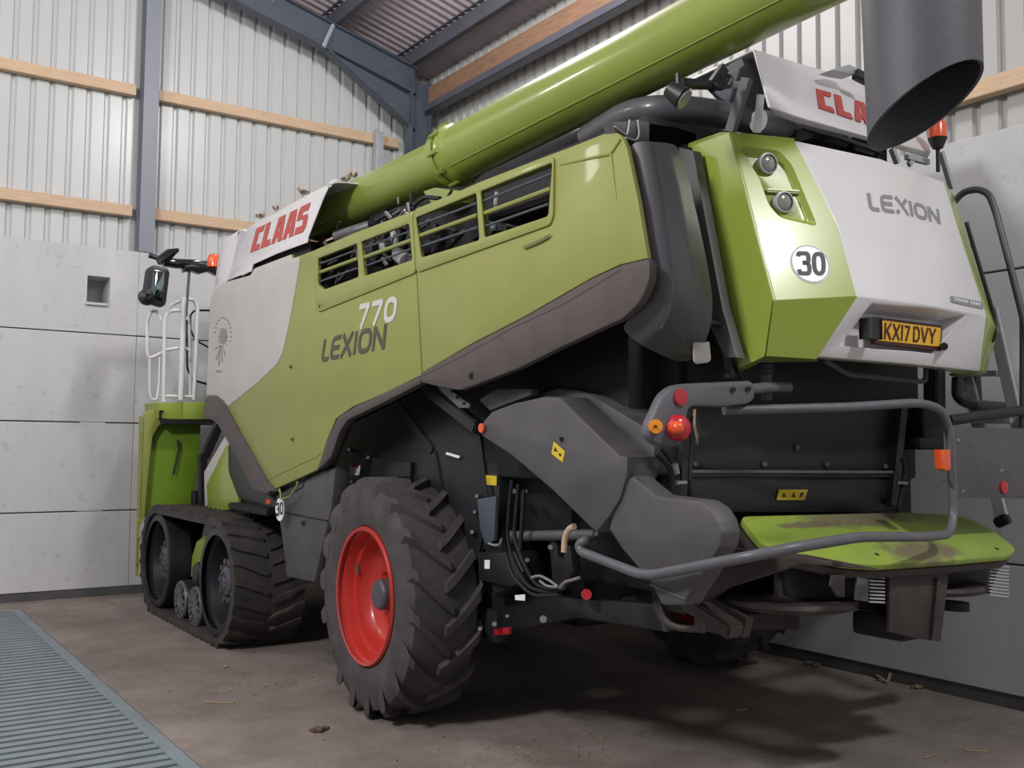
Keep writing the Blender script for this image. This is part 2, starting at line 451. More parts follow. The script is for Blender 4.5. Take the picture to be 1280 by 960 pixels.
# heavy block capitals as filled quads
BLK = {
 'C': [[(0, 0), (.42, 0), (.42, 1), (0, 1)], [(.42, 0), (.95, 0), (.88, .24), (.42, .24)], [(.42, .76), (.85, .76), (.95, 1), (.42, 1)]],
 'L': [[(0, 0), (.45, 0), (.45, 1), (0, 1)], [(.45, 0), (.97, 0), (.88, .25), (.45, .25)]],
 'A': [[(0, 0), (.36, 0), (.50, .8), (.34, 1), (.22, 1)], [(.62, 0), (1, 0), (.86, 1), (.34, 1), (.5, .8), (.54, .8)], [(.4, .18), (.62, .18), (.6, .4), (.42, .4)]],
 'S': [[(0, 0), (.8, 0), (.98, .18), (.98, .26), (.06, .26)], [(.6, .26), (.98, .26), (.98, .5), (.6, .5)], [(0, .5), (.98, .5), (.9, .62), (.4, .62), (0, .62)], [(0, .62), (.4, .62), (.4, .76), (0, .76)], [(0, .76), (.9, .76), (.98, 1), (.15, 1), (0, .86)]],
}
# ================================================================== SETTING
XW, YG = 6.65, 11.98            # right wall face, gable wall face
ZC = 3.98                       # top of the concrete panels
def struct(name, bm, m, parent=None, **k):
    return finish(bm, name, m, parent, kind='structure', **k)
# floor with the pit of the drive-over grate
GX0, GX1, GY1 = -1.2, 1.64, 11.35
fl = merge([box((GX1+.095, -8, -.3), (XW+.6, YG+.6, 0)), box((-12, -8, -.3), (GX0, YG+.6, 0)), box((GX0, GY1+.1, -.3), (GX1+.095, YG+.6, 0)),
            box((GX0, -8, -.35), (GX1+.095, GY1+.1, -.28))])
struct('floor', fl, 'floor', smooth=0)
# slatted steel grate
g = thing('floor_grate', (.2, 5, 0), 'blue-grey slatted metal grate set in the concrete floor beside the machine', 'grate')
fr = merge([box((GX1, 0, -.05), (GX1+.085, GY1, .004)), box((GX0, GY1, -.05), (GX1+.085, GY1+.08, .004))])
finish(fr, 'edge_strip', 'grate', g, smooth=0)
sl = []
y = .6
while y < GY1-.02:
    sl.append(box((GX0, y, -.045), (GX1, y+.074, 0))); y += .118
finish(merge(sl), 'slats', 'grate', g, smooth=0)
finish(merge([box((GX0, 0, -.28), (GX1, GY1, -.24))]+[box((x, 0, -.24), (x+.02, GY1, -.05)) for x in (-.6, .2, 1.0)]), 'pit_bottom', 'pit', g, smooth=0)

# gable wall: concrete panels with joints
def panels_wall(name, a, b, m, joints, vj, axis, hole=None):
    """a..b along the wall; panels as bevelled slabs so the joints are real grooves"""
    bms = []
    zs = joints
    cuts = [a]+list(vj)+[b]
    for i in range(len(zs)-1):
        for j in range(len(cuts)-1):
            z0, z1, p0, p1 = zs[i]+.007, zs[i+1]-.007, cuts[j]+.002, cuts[j+1]-.002
            if axis == 'X':
                if hole and p0 < hole[0] and p1 > hole[1] and z0 < hole[2] and z1 > hole[3]:
                    h0, h1, h2, h3 = hole
                    for q in ((p0, h0, z0, z1), (h1, p1, z0, z1), (h0, h1, z0, h2), (h0, h1, h3, z1)):
                        bms.append(box((q[0], YG, q[2]), (q[1], YG+.14, q[3])))
                    pass
                else: bms.append(box((p0, YG, z0), (p1, YG+.14, z1), .006))
            else: bms.append(box((XW, p0, z0), (XW+.14, p1, z1), .006))
    # dark mortar behind the joints
    return merge(bms)
h0 = P(109.5, 344, 'Y', YG); h1 = P(137, 381, 'Y', YG)
ZJ = [.09, .962, 1.965, 2.985, 3.985]
wl = struct('wall_left', panels_wall('wl', -10, XW, 'concL', ZJ, [-7.2, 2.93], 'X', (h0.x, h1.x, h1.z, h0.z)), 'concL', smooth=0)
struct('joint_filler', merge([box((-10, YG+.03, .1), (h0.x-.02, YG+.1, 3.97)), box((h1.x+.02, YG+.03, .1), (XW, YG+.1, 3.97))]), 'base', wl, smooth=0)
struct('opening_back', merge([box((h0.x-.1, YG+.4, h1.z-.1), (h1.x+.1, YG+.42, h0.z+.1)), box((h0.x-.1, YG+.14, h1.z-.1), (h0.x, YG+.4, h0.z+.1)), box((h1.x, YG+.14, h1.z-.1), (h1.x+.1, YG+.4, h0.z+.1)), box((h0.x, YG+.14, h0.z), (h1.x, YG+.4, h0.z+.1)), box((h0.x, YG+.14, h1.z-.1), (h1.x, YG+.4, h1.z))]), 'concR', wl, smooth=0)
lip = struct('opening_sill', box((h0.x-.01, YG-.03, h1.z-.02), (h1.x-.02, YG+.1, h1.z+.01), .003), 'concL', wl)
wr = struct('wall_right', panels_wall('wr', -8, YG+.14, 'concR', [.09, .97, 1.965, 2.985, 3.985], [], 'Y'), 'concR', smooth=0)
struct('joint_filler', box((XW+.03, -8, .1), (XW+.1, YG, 3.97)), 'base', wr, smooth=0)
struct('baseboard_left', merge([box((-10, YG+.01, -.02), (XW, YG+.3, .092))]), 'base', smooth=0)
struct('baseboard_right', box((XW+.012, -8, -.02), (XW+.3, YG, .092)), 'base', smooth=0)

# box profile cladding (real ribs)
def cladding(along0, along1, z0, ztop, axis, pos, pitch=.2, rib=.05, depth=.035):
    bm = bmesh.new(); a = along0; prof = []
    while a < along1:
        prof += [(a, 0), (a+pitch-rib-.02, 0), (a+pitch-rib, depth), (a+pitch-.02, depth)]
        a += pitch
    prev = None
    for p, d in prof:
        if axis == 'X': lo, hi = (p, pos+d, z0), (p, pos+d, ztop(p))
        else: lo, hi = (pos+d, p, z0), (pos+d, p, ztop(p))
        cur = (bm.verts.new(lo), bm.verts.new(hi))
        if prev: bm.faces.new((prev[0], cur[0], cur[1], prev[1]))
        prev = cur
    return bm
roof_z = lambda x: 7.05+.25*(6.69-x)
c = struct('cladding', cladding(-10, XW+.3, ZC-.1, lambda x: roof_z(x)+.1, 'X', YG+.24), 'clad', wl, smooth=0)
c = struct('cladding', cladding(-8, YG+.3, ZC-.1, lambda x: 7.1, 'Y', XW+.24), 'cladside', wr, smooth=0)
# ceiling: corrugated roof sheet
bm = bmesh.new(); y = -8; prev = None
k = 0
while y < YG+.35:
    d = .018*math.sin(k*PI/3); 
    cur = (bm.verts.new((XW+.5, y, roof_z(XW+.5)+d)), bm.verts.new((-3.5, y, roof_z(-3.5)+d)))
    if prev: bm.faces.new((prev[0], cur[0], cur[1], prev[1]))
    prev = cur; y += .024; k += 1
struct('ceiling', bm, 'roofm', smooth=60)
bm = bmesh.new()
q = [(-3.5, -8), (-3.5, YG+.35), (-13.5, YG+.35), (-13.5, -8)]
bm.faces.new([bm.verts.new((x, yy, roof_z(-3.5)-.25*max(0, -3.5-x))) for x, yy in q]); struct('ceiling_far_slope', bm, 'roofm', smooth=0)

# timber sheeting rails
def rail(pts, w, h, label, grp='timber rails on the metal cladding'):
    a, b = pts
    return finish(bar(a, b, w, h, bev=.004), 'timber_rail', 'timber', None, label, 0, 'timber rail', grp)
YR = YG+.17
def gz(x, y): return P(x, y, 'Y', YR).z
z1 = P(90, 96, 'Y', YR-.05).z; z2 = P(90, 253, 'Y', YR-.05).z
cx0, cx1 = P(176, 200, 'Y', YG+.05).x, P(195, 200, 'Y', YG+.05).x
rail([(-10, YR, z1), (cx0-.06, YR, z1)], .1, .13, 'upper pale timber rail on the gable cladding, left of the steel column')
rail([(cx1+.03, YR, z1), (XW-.25, YR, z1)], .1, .13, 'upper pale timber rail on the gable cladding, right of the steel column')
rail([(-10, YR, z2), (cx0-.06, YR, z2)], .1, .13, 'lower pale timber rail on the gable cladding, left of the steel column')
rail([(cx1+.03, YR, z2), (XW-.25, YR, z2)], .1, .13, 'lower pale timber rail on the gable cladding, right of the steel column')
zr = P(1255, 102, 'X', XW+.15).z
rail([(XW+.17, -8, zr), (XW+.17, YG-.3, zr)], .1, .13, 'pale timber rail on the right side wall above the concrete panels')

def ibeam(a, b, w, h, upv, tf=.014, tw=.012):
    a, b = Vector(a), Vector(b); d = (b-a).normalized(); u = Vector(upv); u = (u-d*u.dot(d)).normalized()
    return merge([bar(a+u*(h/2-tf/2), b+u*(h/2-tf/2), w, tf, u), bar(a-u*(h/2-tf/2), b-u*(h/2-tf/2), w, tf, u), bar(a, b, tw, h-2*tf, u)])
# the column: flange towards the room
cxm = (cx0+cx1)/2
col = thing('steel_column', (cxm, YG+.12, ZC), 'grey steel column rising above the concrete wall, between the timber rails', 'steel column')
finish(ibeam((cxm, YG+.1, ZC+.01), (cxm, YG+.1, roof_z(cxm)-.1), cx1-cx0, .2, (0, -1, 0)), 'column_profile', 'steelgrey', col, smooth=0)
# corner column
cc = thing('corner_column', (XW-.13, YG-.2, 0), 'dark steel corner column behind the machine where the walls meet', 'steel column')
finish(ibeam((XW-.13, YG-.2, 0), (XW-.13, YG-.2, 6.75), .2, .3, (-1, 0, 0)), 'column_profile', 'steelpaint', cc, smooth=0)
[finish(b_, 'bolt', 'steel', cc) for b_ in [cyl((XW-.3, YG-.2-dy, z), (XW-.28, YG-.2-dy, z), .015, 8) for dy in (-.05, .05) for z in (6.1, 6.3, 6.6, 6.75)]]
# rafter with haunch
rf = thing('roof_rafter', (4, YG-.12, 7), 'dark blue-grey steel rafter sloping down to the corner', 'rafter')
ry = YG-.2
ru = lambda x: roof_z(x)-.2
finish(merge([bar((XW-.2, ry, ru(XW-.2)), (-4, ry, ru(-4)), .17, .014, (0, 0, 1)), bar((XW-.2, ry, ru(XW-.2)-.36), (-4, ry, ru(-4)-.36), .17, .014, (0, 0, 1)),
  plate([Vector((XW-.2, ry, ru(XW-.2))), Vector((-4, ry, ru(-4))), Vector((-4, ry, ru(-4)-.36)), Vector((XW-.2, ry, ru(XW-.2)-.36))], (0, ry, 0), (1, 0, 0), (0, 0, 1), .012, bev=.001)]), 'beam', 'steelpaint', rf, smooth=0)
finish(merge([plate([Vector((XW-.2, ry, ru(XW)-.35)), Vector((5.15, ry, ru(5.15)-.36)), Vector((XW-.2, ry, 6.06))], (0, ry, 0), (1, 0, 0), (0, 0, 1), .012, bev=.001),
  bar((5.15, ry, ru(5.15)-.37), (XW-.2, ry, 6.05), .17, .014, (0, 0, 1))]), 'haunch', 'steelpaint', rf, smooth=0)
[finish(b_, 'bolt', 'steel', rf) for b_ in [cyl((x, ry-.03, ru(x)-dz), (x, ry-.005, ru(x)-dz), .022, 8) for x, dz in ((3.75, .25), (5.0, .27), (6.0, .22), (6.42, .3), (4.4, .1))]]
# purlins
def purlin(x, lab, z=None):
    z = ru(x)+.1 if z is None else z
    pr_ = merge([bar((x, -8, z), (x, YG+.2, z), .012, .2), bar((x-.035, -8, z+.1), (x-.035, YG+.2, z+.1), .07, .01), bar((x+.035, -8, z-.1), (x+.035, YG+.2, z-.1), .07, .01)])
    return finish(pr_, 'roof_purlin', 'purlin', None, lab, 0, 'purlin', 'steel purlins under the roof sheets')
pa = P(480, 60, 'Z', roof_z(5.3)-.1); 
purlin(5.22, 'grey steel roof purlin meeting the middle of the rafter')
purlin(6.35, 'grey steel roof purlin nearest the side wall eaves')
for x, k in ((4.1, 'third'), (2.9, 'fourth'), (1.7, 'fifth')): purlin(x, 'grey steel roof purlin, '+k+' one up the slope from the side wall eaves')
finish(merge([bar((5.22, ry-.05, ru(5.22)+.02), (5.05, ry-.12, ru(5.05)-.40), .05, .008, (0, 1, 0)), bar((5.22, ry-.05, ru(5.22)+.02), (5.05, ry-.12, ru(5.05)-.40), .008, .05, (0, 1, 0))]), 'rafter_brace', 'alu', None, 'light grey short brace between the rafter and the roof purlin', 0, 'brace')
# eaves timber + lower steel angle
ez0 = P(799, 0, 'X', XW).z
finish(box((XW-.06, -8, ez0+.09), (XW+.06, YG-.35, ez0+.34), .004), 'eaves_timber', 'eave', None, 'brown eaves timber along the top of the side wall under the roof', 0, 'timber beam')
finish(merge([box((XW-.09, -8, ez0), (XW+.06, YG-.3, ez0+.012)), box((XW-.09, -8, ez0), (XW-.078, YG-.3, ez0+.09))]), 'eaves_steel_angle', 'purlin', None, 'dark steel angle under the brown eaves timber', 0, 'steel angle')
# short galvanised post on the gable behind the tube
q0, q1 = P(478, 163, 'Y', YG-.05), P(474, 215, 'Y', YG-.05)
finish(merge([box((q0.x-.05, YG+.0, ZC+.01), (q0.x+.05, YG+.09, q0.z), .004), box((q0.x-.065, YG+.0, ZC+.01), (q0.x-.05, YG+.09, q0.z+.03))]), 'galvanised_post', 'alu', None, 'short galvanised post standing on the gable concrete behind the green tube', 0, 'post')
# ================================================================== COMBINE HARVESTER
H = thing('combine_harvester', (4.5, 6, 0), 'large lime green and white combine harvester with black front tracks and red rimmed rear wheel', 'combine harvester')
def part(name, bm, m, label=None, parent=None, smooth=30):
    if isinstance(bm, list): return [finish(b, name, m, parent or H, label, smooth) for b in bm][0]
    return finish(bm, name, m, parent or H, label, smooth)
def cuts(bm):
    """loose pieces of a bmesh as bmeshes of their own"""
    left = set(bm.verts); out = []
    while left:
        st = [left.pop()]; seen = set(st)
        while st:
            for e in st.pop().link_edges:
                for w_ in e.verts:
                    if w_ not in seen: seen.add(w_); st.append(w_)
        left -= seen
        nb = bmesh.new(); mp = {v: nb.verts.new(v.co) for v in seen}
        for f in {f for v in seen for f in v.link_faces}: nb.faces.new([mp[v] for v in f.verts])
        out.append(nb)
    bm.free(); return out
XS = 2.95       # side skin plane

# ---- side panels -------------------------------------------------
green_front = [(283,350),(317,340),(363,321),(400,305),(392,330),(386,395),(384,400),(348,442),(286,507),(302,547),(333,602),(342,612),(397,587),(408,551),(420,523),(440,509),(480,492),(526.5,469),(514,263),(430,295),(383,318),(378,321)]
# front panel: whole outline including the white area
whole = [(258,494),(262,392),(264,372),(268,360),(283,352.5),(313,344),(318,335.5),(364,318),(365,323),(392,313),(440,292),(516,263.5),(526.5,469),(480,492),(440,509),(420,523),(408,551),(397,587),(342,612),(333,602),(302,547),(287,519),(277,501),(266,494)]
g1 = [(397,323),(446,304),(448,346),(405,362),(397,355)]
g2 = [(451,302),(511,279),(515,325),(455,345)]
sp = part('front_side_panel', xplate(whole, XS, .03, [g1, g2], bev=.006), 'dustgreen', 'lime green side panel with a white front area')
wz = [(258,494),(262,392),(264,372),(268,360),(283,352.5),(313,344),(318,335.5),(364,318),(365,323),(375,321),(372,345),(362,400),(353,441),(346,455),(320,480),(285,507.5),(277,501),(266,494)]
part('white_panel_area', xplate(wz, XS-.004, .006, rnd=.02, bev=.001), 'dustwhite', 'white front area of the side panel', sp)
rear_p = [(516.5,263.5),(600,227),(690,192),(757,167.5),(770,166),(777,171),(783,184),(797,250),(809,323),(775,331),(740,347),(683,380),(655,396),(589,430),(528,465.5)]
g3 = [(519,272),(595,241),(599,300),(526,322)]
g4 = [(600,239),(690,203),(685,270),(605,297)]
rp = part('rear_side_panel', xplate(rear_p, XS, .03, [g3, g4], bev=.006), 'dustgreen', 'lime green rear side panel with an air grille')
# raised frames round the grilles
f1 = [(391,321),(400,312),(515,265),(519,341),(398,390),(394,386)]
part('grille_frame', xplate(f1, XS-.012, .014, [g1, g2], rnd=.03, hrnd=.02, bev=.004), 'dustgreen', parent=sp)
f2 = [(516,264),(600,229),(692,194),(691,270),(687,281),(520,341)]
part('grille_frame', xplate(f2, XS-.012, .014, [g3, g4], rnd=.04, hrnd=.02, bev=.004), 'dustgreen', parent=rp)
def gbar(a, b, r, m, par, name):
    p, q = P(*a, 'X', XS+.012), P(*b, 'X', XS+.012)
    part(name, tube([p, q], r, seg=8), m, None, par)
for a, b in (((396,342),(448,323)), ((455,322),(515,300))): gbar(a, b, .014, 'dustgreen', sp, 'grille_bar')
for a, b in (((397,331),(447,312)), ((397,353),(447,335)), ((452,311),(513,289)), ((456,333),(514,311))): gbar(a, b, .007, 'steelpaint', sp, 'grille_rod')
for a, b in (((519,297),(597,269)), ((600,269),(689,236))): gbar(a, b, .014, 'dustgreen', rp, 'grille_bar')
for a, b in (((519,283),(596,254)), ((521,310),(598,284)), ((600,253),(690,217)), ((603,284),(686,255))): gbar(a, b, .008, 'steelpaint', rp, 'grille_rod')
# bevelled upper rear corner crease of the rear panel
part('panel_crease', merge([tube([P(700,206,'X',XS-.001), P(764,192,'X',XS-.001), P(776,174,'X',XS-.001)], [.004,.009,.009], seg=6), tube([P(764,192,'X',XS-.001), P(771,252,'X',XS-.001)], [.008,.001], seg=6)]), 'dustgreen', None, rp)
part('panel_lip', merge([bar(P(757,168,'X',XS+.02)+Vector((.06,0,.0)), P(520,262,'X',XS+.02)+Vector((.06,0,0)), .12, .01)]), 'dustgreen', None, rp)
# crease near the bottom of the front panel
part('panel_crease', tube([P(333,600,'X',XS), P(397,570,'X',XS), P(401,566,'X',XS)], .006, seg=6), 'dustgreen', None, sp)
part('panel_latch', [cyl(P(x,y,'X',XS-.014), P(x,y,'X',XS), .012, 10) for x, y in ((365,549),(363,458.5),(400,383))], 'grey', None, sp)
# plastic skirt
sk_rear = [(525,466),(589,430),(655,396),(683,380),(740,347),(775,331),(809,323),(812,328),(811,352),(800,377),(779,398),(740,416),(699,435),(649,460),(592,482),(574,488),(550,484),(522,477)]
sr = part('side_skirt', xplate(sk_rear, XS-.015, .05, rnd=.03, bev=.012), 'skirt', 'brown grey plastic skirt under the rear side panel')
part('skirt_crease', tube(PX([(524,472),(580,444),(636,412),(705,380),(775,338)], XS-.0145), .003, seg=6), 'skirt', None, sr)
part('skirt_bolt', cyl(P(590,470,'X',XS-.02), P(590,470,'X',XS), .02, 12), 'black', None, sr)
sk_mid = [(526,469),(480,491),(443,508),(422,521),(408,551),(396,587),(401,584),(413,572),(424,540),(434,525),(480,503),(524,480)]
part('side_skirt', xplate(sk_mid, XS-.02, .06, bev=.012), 'skirt', 'brown grey plastic strip along the wheel arch')
sk_fr = [(256,498),(262,494.5),(268,494),(277,501),(287,519),(302,547),(333,602),(343,614),(333,618),(316,614),(300,582),(281,547),(271,530),(264,525),(253,522)]
part('side_skirt', xplate(sk_fr, XS-.025, .07, rnd=.02, bev=.014), 'skirt', 'brown grey plastic arch behind the track')

# ---- upper white cover with red lettering
def lean(px, X0, Xt, zt):
    """plane leaning inwards: X0 at its foot, Xt at height zt"""
    o = P(290, 345, 'X', X0); n = Vector((-(zt-o.z), 0, Xt-X0)).normalized()
    return o, n
up_px = [(286,349.5),(292,320),(299,293),(316,281),(345,266),(380,246),(404,234),(412,231),(405,245),(392,278),(385,296),(384,303),(346,317),(316,330.5),(314,339)]
o, n = lean(None, XS-.005, XS+.09, 3.75)
V_ = n.cross(Vector((0, 1, 0))).normalized(); V_ = V_ if V_.z > 0 else -V_
pts = [PN(x, y, o, n) for x, y in up_px]
uc = part('upper_side_cover', plate(pts, o, (0, 1, 0), V_, .008, bev=.002, n=-n if n.x < 0 else n), 'white', 'white engine cover with red lettering')
# rolled top of the cover
top = [PN(x, y, o, n) for x, y in ((299,293),(316,281),(345,266),(380,246),(404,234),(415,229))]
rows = []
for k in range(7):
    a = k/6*PI/2
    rows.append([p+Vector((.22*(1-math.cos(a))**.9+.0, 0, .035*math.sin(a)*1.0)) if True else p for p in top])
rows.append([p+Vector((.8, 0, .05)) for p in top])
part('cover_top', grid_surf(rows, .01), 'white', None, uc, 60)
part('cover_edge', tube([PN(412,231,o,n)+Vector((.0,0,0)), P(420,226.5,'X',3.2)], .02, seg=8), 'white', None, uc)
nl = -n if n.x > 0 else n
word_q = [PN(x, y, o, n)+nl*.002 for x, y in ((321,286),(389,253),(382,289),(313,316))]
# slanted quad: TL,TR,BR,BL
part('brand_lettering', word('CLAAS', word_q, lift=nl, thick=.003, gap=.1, blocks=BLK), 'reddecal', 'red brand lettering', uc, 0)
# corner pillar piece in front of it
pil = [(261,386),(267,360),(271,330),(276,305),(283,296),(300,286),(296,302),(286,349),(282,353),(268,362)]
part('front_corner_cover', xplate(pil, XS+.005, .12, rnd=.02, bev=.02), 'white', 'white front corner of the body')
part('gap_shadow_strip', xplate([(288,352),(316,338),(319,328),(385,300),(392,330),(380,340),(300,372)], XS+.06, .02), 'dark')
# ---- lettering on the panel
z = Vector((-1, 0, 0))
def xq(px, X=XS-.001): return [P(x, y, 'X', X) for x, y in px]
LW = {'I': .34, 'L': .75, 'E': .95, 'X': 1.05, 'O': 1.2, 'N': 1.1}
part('model_lettering', word('LEXION', xq([(405.5,424.5),(484,404.5),(481,436),(401.5,452)]), w=.21, widths=LW, gap=.1, lift=z), 'greydecal', 'dark model lettering', sp, 0)
part('number_lettering', word('770', xq([(449.5,381.5),(498,370),(494.5,400),(446,412)]), w=.23, gap=.12, lift=z), 'whitedecal', 'pale model number', sp, 0)
# round faded harvest emblem with ears of wheat
bms = []
def flat(px, X, th=.002): return xplate(px, X, th, bev=.0003)
for x0, y0, x1, y1, w in ((276,431,268.5,436,1.6),(276,432,270,449,1.8),(276,432,273,456,1.7),(277,432,277.5,452,1.5),(278,431,281,444,1.2),(279,424,283,421,.8),(279,427,283.5,426,.8),(279,430,283,430,.8),(275,424,272,420,.8),(275,427,272,425,.8),(275,429,272.5,428,.8)):
    dx, dy = x1-x0, y1-y0; L = math.hypot(dx, dy); nx, ny = -dy/L*w/2, dx/L*w/2
    bms.append(flat([(x0-nx*.4, y0-ny*.4), (x1-nx, y1-ny), (x1+dx/L, y1+dy/L), (x1+nx, y1+ny), (x0+nx*.4, y0+ny*.4)], XS-.0065))
bms.append(flat(roundpoly([(276,410),(283,411),(284,424),(279,430),(275,429),(274,418)], 3), XS-.0065))
for k in range(13):
    a = math.radians(175-k*17); x_, y_ = 278.5+10*math.cos(a), 417-20*math.sin(a)
    bms.append(flat([(x_-1, y_-1.2), (x_+1, y_-.9), (x_+.9, y_+1.3), (x_-.8, y_+1)], XS-.0065))
for x_ in (271, 273.5, 276): bms.append(flat([(x_-.8,463),(x_+.8,462.5),(x_+.8,465.5),(x_-.8,466)], XS-.0065))
part('wheat_emblem', merge(bms), 'lightgreydecal', 'faded grey round emblem with ears', sp, 0)
# scuff under the grille
part('scuff_mark', flat(roundpoly([(652,309),(672,300),(689,291),(684,298),(668,306),(655,311)], 6), XS-.0133, .001), 'scuff', 'dark scuff', rp, 0)

# ---- dark body core behind the skins
part('body_core', [box((3.3, 3.75, 1.55), (5.75, 9.2, 2.55), .03), box((3.75, 4.2, 2.5), (5.7, 9.2, 3.05), .03), box((3.42, 3.75, 2.5), (5.7, 8.1, 3.47), .02), box((4.0, 4.5, 3.4), (5.7, 7.5, 3.86), .05), box((3.3, 6.9, 1.0), (5.75, 9.1, 1.6), .03), box((3.5, 3.6, 1.9), (5.4, 4.2, 3.0), .03)], 'dark')
part('right_side_panel', box((6.02, 4.6, 2.3), (6.06, 9.2, 3.2), .01), 'dustgreen')
part('engine_deck', [box((3.0, 3.5, 3.0), (6.0, 4.6, 3.06), .01), box((4.2, 6.6, 3.0), (6.0, 9.2, 3.3), .03), box((3.3, 8.2, 3.0), (6.0, 9.3, 3.55), .03)], 'dark')
part('cab', merge([box((3.65, 9.4, 1.6), (5.6, 10.9, 3.1), .08), box((3.55, 9.3, 3.3), (5.7, 11.0, 3.5), .06), box((3.7, 9.45, 3.05), (5.55, 10.85, 3.35), .02)]), 'blackgloss')
# engine parts seen through the grilles and over the panel
eb = []
for k in range(46):
    yy = R_.uniform(4.6, 8.1); zz = R_.uniform(2.72, 3.22); xx = R_.uniform(3.15, 3.34)
    if R_.random() < .5: eb.append(box((xx, yy, zz), (xx+.12, yy+R_.uniform(.04,.16), zz+R_.uniform(.04,.13)), .01))
    else: eb.append(cyl((xx, yy, zz), (xx+R_.uniform(-.05,.1), yy+R_.uniform(-.3,.3), zz+R_.uniform(-.12,.12)), R_.uniform(.012,.04), 10))
part('engine_block', eb, 'wheelblack')
part('engine_fitting', [cyl(P(498,318,'X',3.15), P(508,326,'X',3.15), .05, 12), cyl(P(492,285,'X',3.15), P(495,322,'X',3.15), .025, 10), cyl(P(478,300,'X',3.2), P(480,315,'X',3.2), .03, 10), cyl(P(618,265,'X',3.2), P(614,300,'X',3.2), .016, 8), cyl(P(621,240,'X',3.2), P(618,265,'X',3.2), .012, 8)], 'alu')
for k in range(90):
    yy = R_.uniform(5.4, 8.1); zz = R_.uniform(2.95, 3.36); xx = R_.uniform(3.06, 3.2)
    a_ = (xx, yy, zz); b_ = (xx+R_.uniform(-.03,.03), yy+R_.choice((-1, 1))*R_.uniform(.03,.2), zz+R_.uniform(-.1,.1))
    part('engine_pipe', cyl(a_, b_, R_.uniform(.006,.018), 8), R_.choice(('tuberail', 'grey', 'black', 'black', 'steel')))
part('intake_hose', tube([P(421,296,'X',3.1), P(440,290,'X',3.15), P(462,283,'X',3.25)], .045, .1), 'tuberail', 'pale grey hose above the panel')
part('engine_hose', [tube([P(512,262,'X',3.15), P(530,246,'X',3.2), P(550,248,'X',3.2)], .015, .05), tube([P(470,276,'X',3.12), P(495,262,'X',3.2), P(520,258,'X',3.2)], .014, .05), box(P(462,283,'X',3.3), P(482,262,'X',3.3)+Vector((.2,0,0)), .01)], 'wheelblack')

# ---- unloading tube
tA, tB = Vector((3.47, 5.72, 3.73)), Vector((3.90, 2.30, 4.11))
ud = (tB-tA).normalized()
ut = part('unloading_tube', cyl(tA, tB-ud*.02, .19, 56), 'tubegreen', 'long lime green unloading tube', smooth=60)
fA = Vector((3.49, 5.76, 3.73)); fS = Vector((3.33, 7.75, 3.62))
part('tube_front_section', cyl(fS, fA, .168, 48), 'tubegreen', None, ut, 60)
ring = lathe([(-.09,.17),(-.09,.205),(-.05,.213),(-.015,.213),(-.015,.2),(.015,.2),(.015,.213),(.05,.21),(.09,.19)], tA, ud, 56)
part('tube_flange', ring, 'tubegreen', None, ut, 35)
bl = []
e1 = ud.orthogonal().normalized(); e2 = ud.cross(e1)
for k in range(10):
    a = 2*PI*k/10; r = e1*math.cos(a)+e2*math.sin(a)
    bl.append(bar(tA-ud*.05+r*.215, tA+ud*.05+r*.215, .03, .025, r, .006))
part('flange_clamp', bl, 'tubegreen', None, ut)
part('tube_saddle', merge([plate([P(528,239,'X',3.3),P(543,234,'X',3.3),P(575,238,'X',3.3),P(572,252,'X',3.3),P(545,262,'X',3.3),P(537,252,'X',3.3)], (3.3,0,0), (0,1,0), (0,0,1), .16, bev=.01)]), 'tubegreen', 'green cradle under the tube')
part('tube_seam', tube([tA+Vector((-.135,0,-.135)), tB+Vector((-.135,0,-.135))], .006, seg=6), 'tubegreen', None, ut)
part('tube_end_collar', lathe([(-.16,.1),(-.14,.205),(-.03,.208),(.1,.2),(.2,.16),(.25,.05)], tB+ud*.03, ud, 40), 'black', None, ut, 45)
# spout: rubber sleeve, cut at a slant, hanging from the end
sc = Vector((3.35, 2.15, 0)); rs = .215
zL, zR = P(1092,180,'Y',2.22).z, P(1226,92,'Y',2.05).z
rows_o, rows_i = [], []
seg = 64
cam_dir = Vector((sc.x, sc.y, 0)).normalized(); side = Vector((cam_dir.y, -cam_dir.x, 0))
for j in range(13):
    r1, r2 = [], []
    for k in range(seg+1):
        a = 2*PI*k/seg
        dv = side*math.cos(a)+cam_dir*math.sin(a)
        zlow = 3.0+.0*a
        zc_ = 3.035+.118*math.cos(a)-.034*math.sin(a)
        t = j/12; zz = zc_+(4.22-zc_)*t
        bend = max(0, t-.55)/.45
        lean_ = side*(.022*(1-t)-.006)
        rr = rs*(.955+.045*min(1,t*1.6))
        off = Vector((0, 0, 0))
        r1.append(Vector((sc.x, sc.y, zz))+lean_+dv*rr+off); r2.append(Vector((sc.x, sc.y, zz))+lean_+dv*(rr-.012)+off)
    rows_o.append(r1); rows_i.append(r2)
bm = bmesh.new()
VO = [[bm.verts.new(p) for p in r[:-1]] for r in rows_o]; VI = [[bm.verts.new(p) for p in r[:-1]] for r in rows_i]
for j in range(12):
    for k in range(seg):
        k2 = (k+1) % seg
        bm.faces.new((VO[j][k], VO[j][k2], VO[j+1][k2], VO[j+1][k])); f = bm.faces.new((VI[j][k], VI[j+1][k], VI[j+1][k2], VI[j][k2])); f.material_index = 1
for k in range(seg):
    k2 = (k+1) % seg; bm.faces.new((VO[0][k], VI[0][k], VI[0][k2], VO[0][k2])); bm.faces.new((VO[-1][k], VI[-1][k], VI[-1][k2], VO[-1][k2]))
bm.faces.new([VO[-1][k] for k in range(seg)])
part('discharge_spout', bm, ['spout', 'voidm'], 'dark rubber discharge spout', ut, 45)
part('spout_elbow', tube([tB+ud*.0, tB+ud*.25+Vector((-.3,0,.02)), Vector((3.36,2.15,4.1)), Vector((3.35,2.15,3.9))], .19, .25, 32), 'black', None, ut, 60)
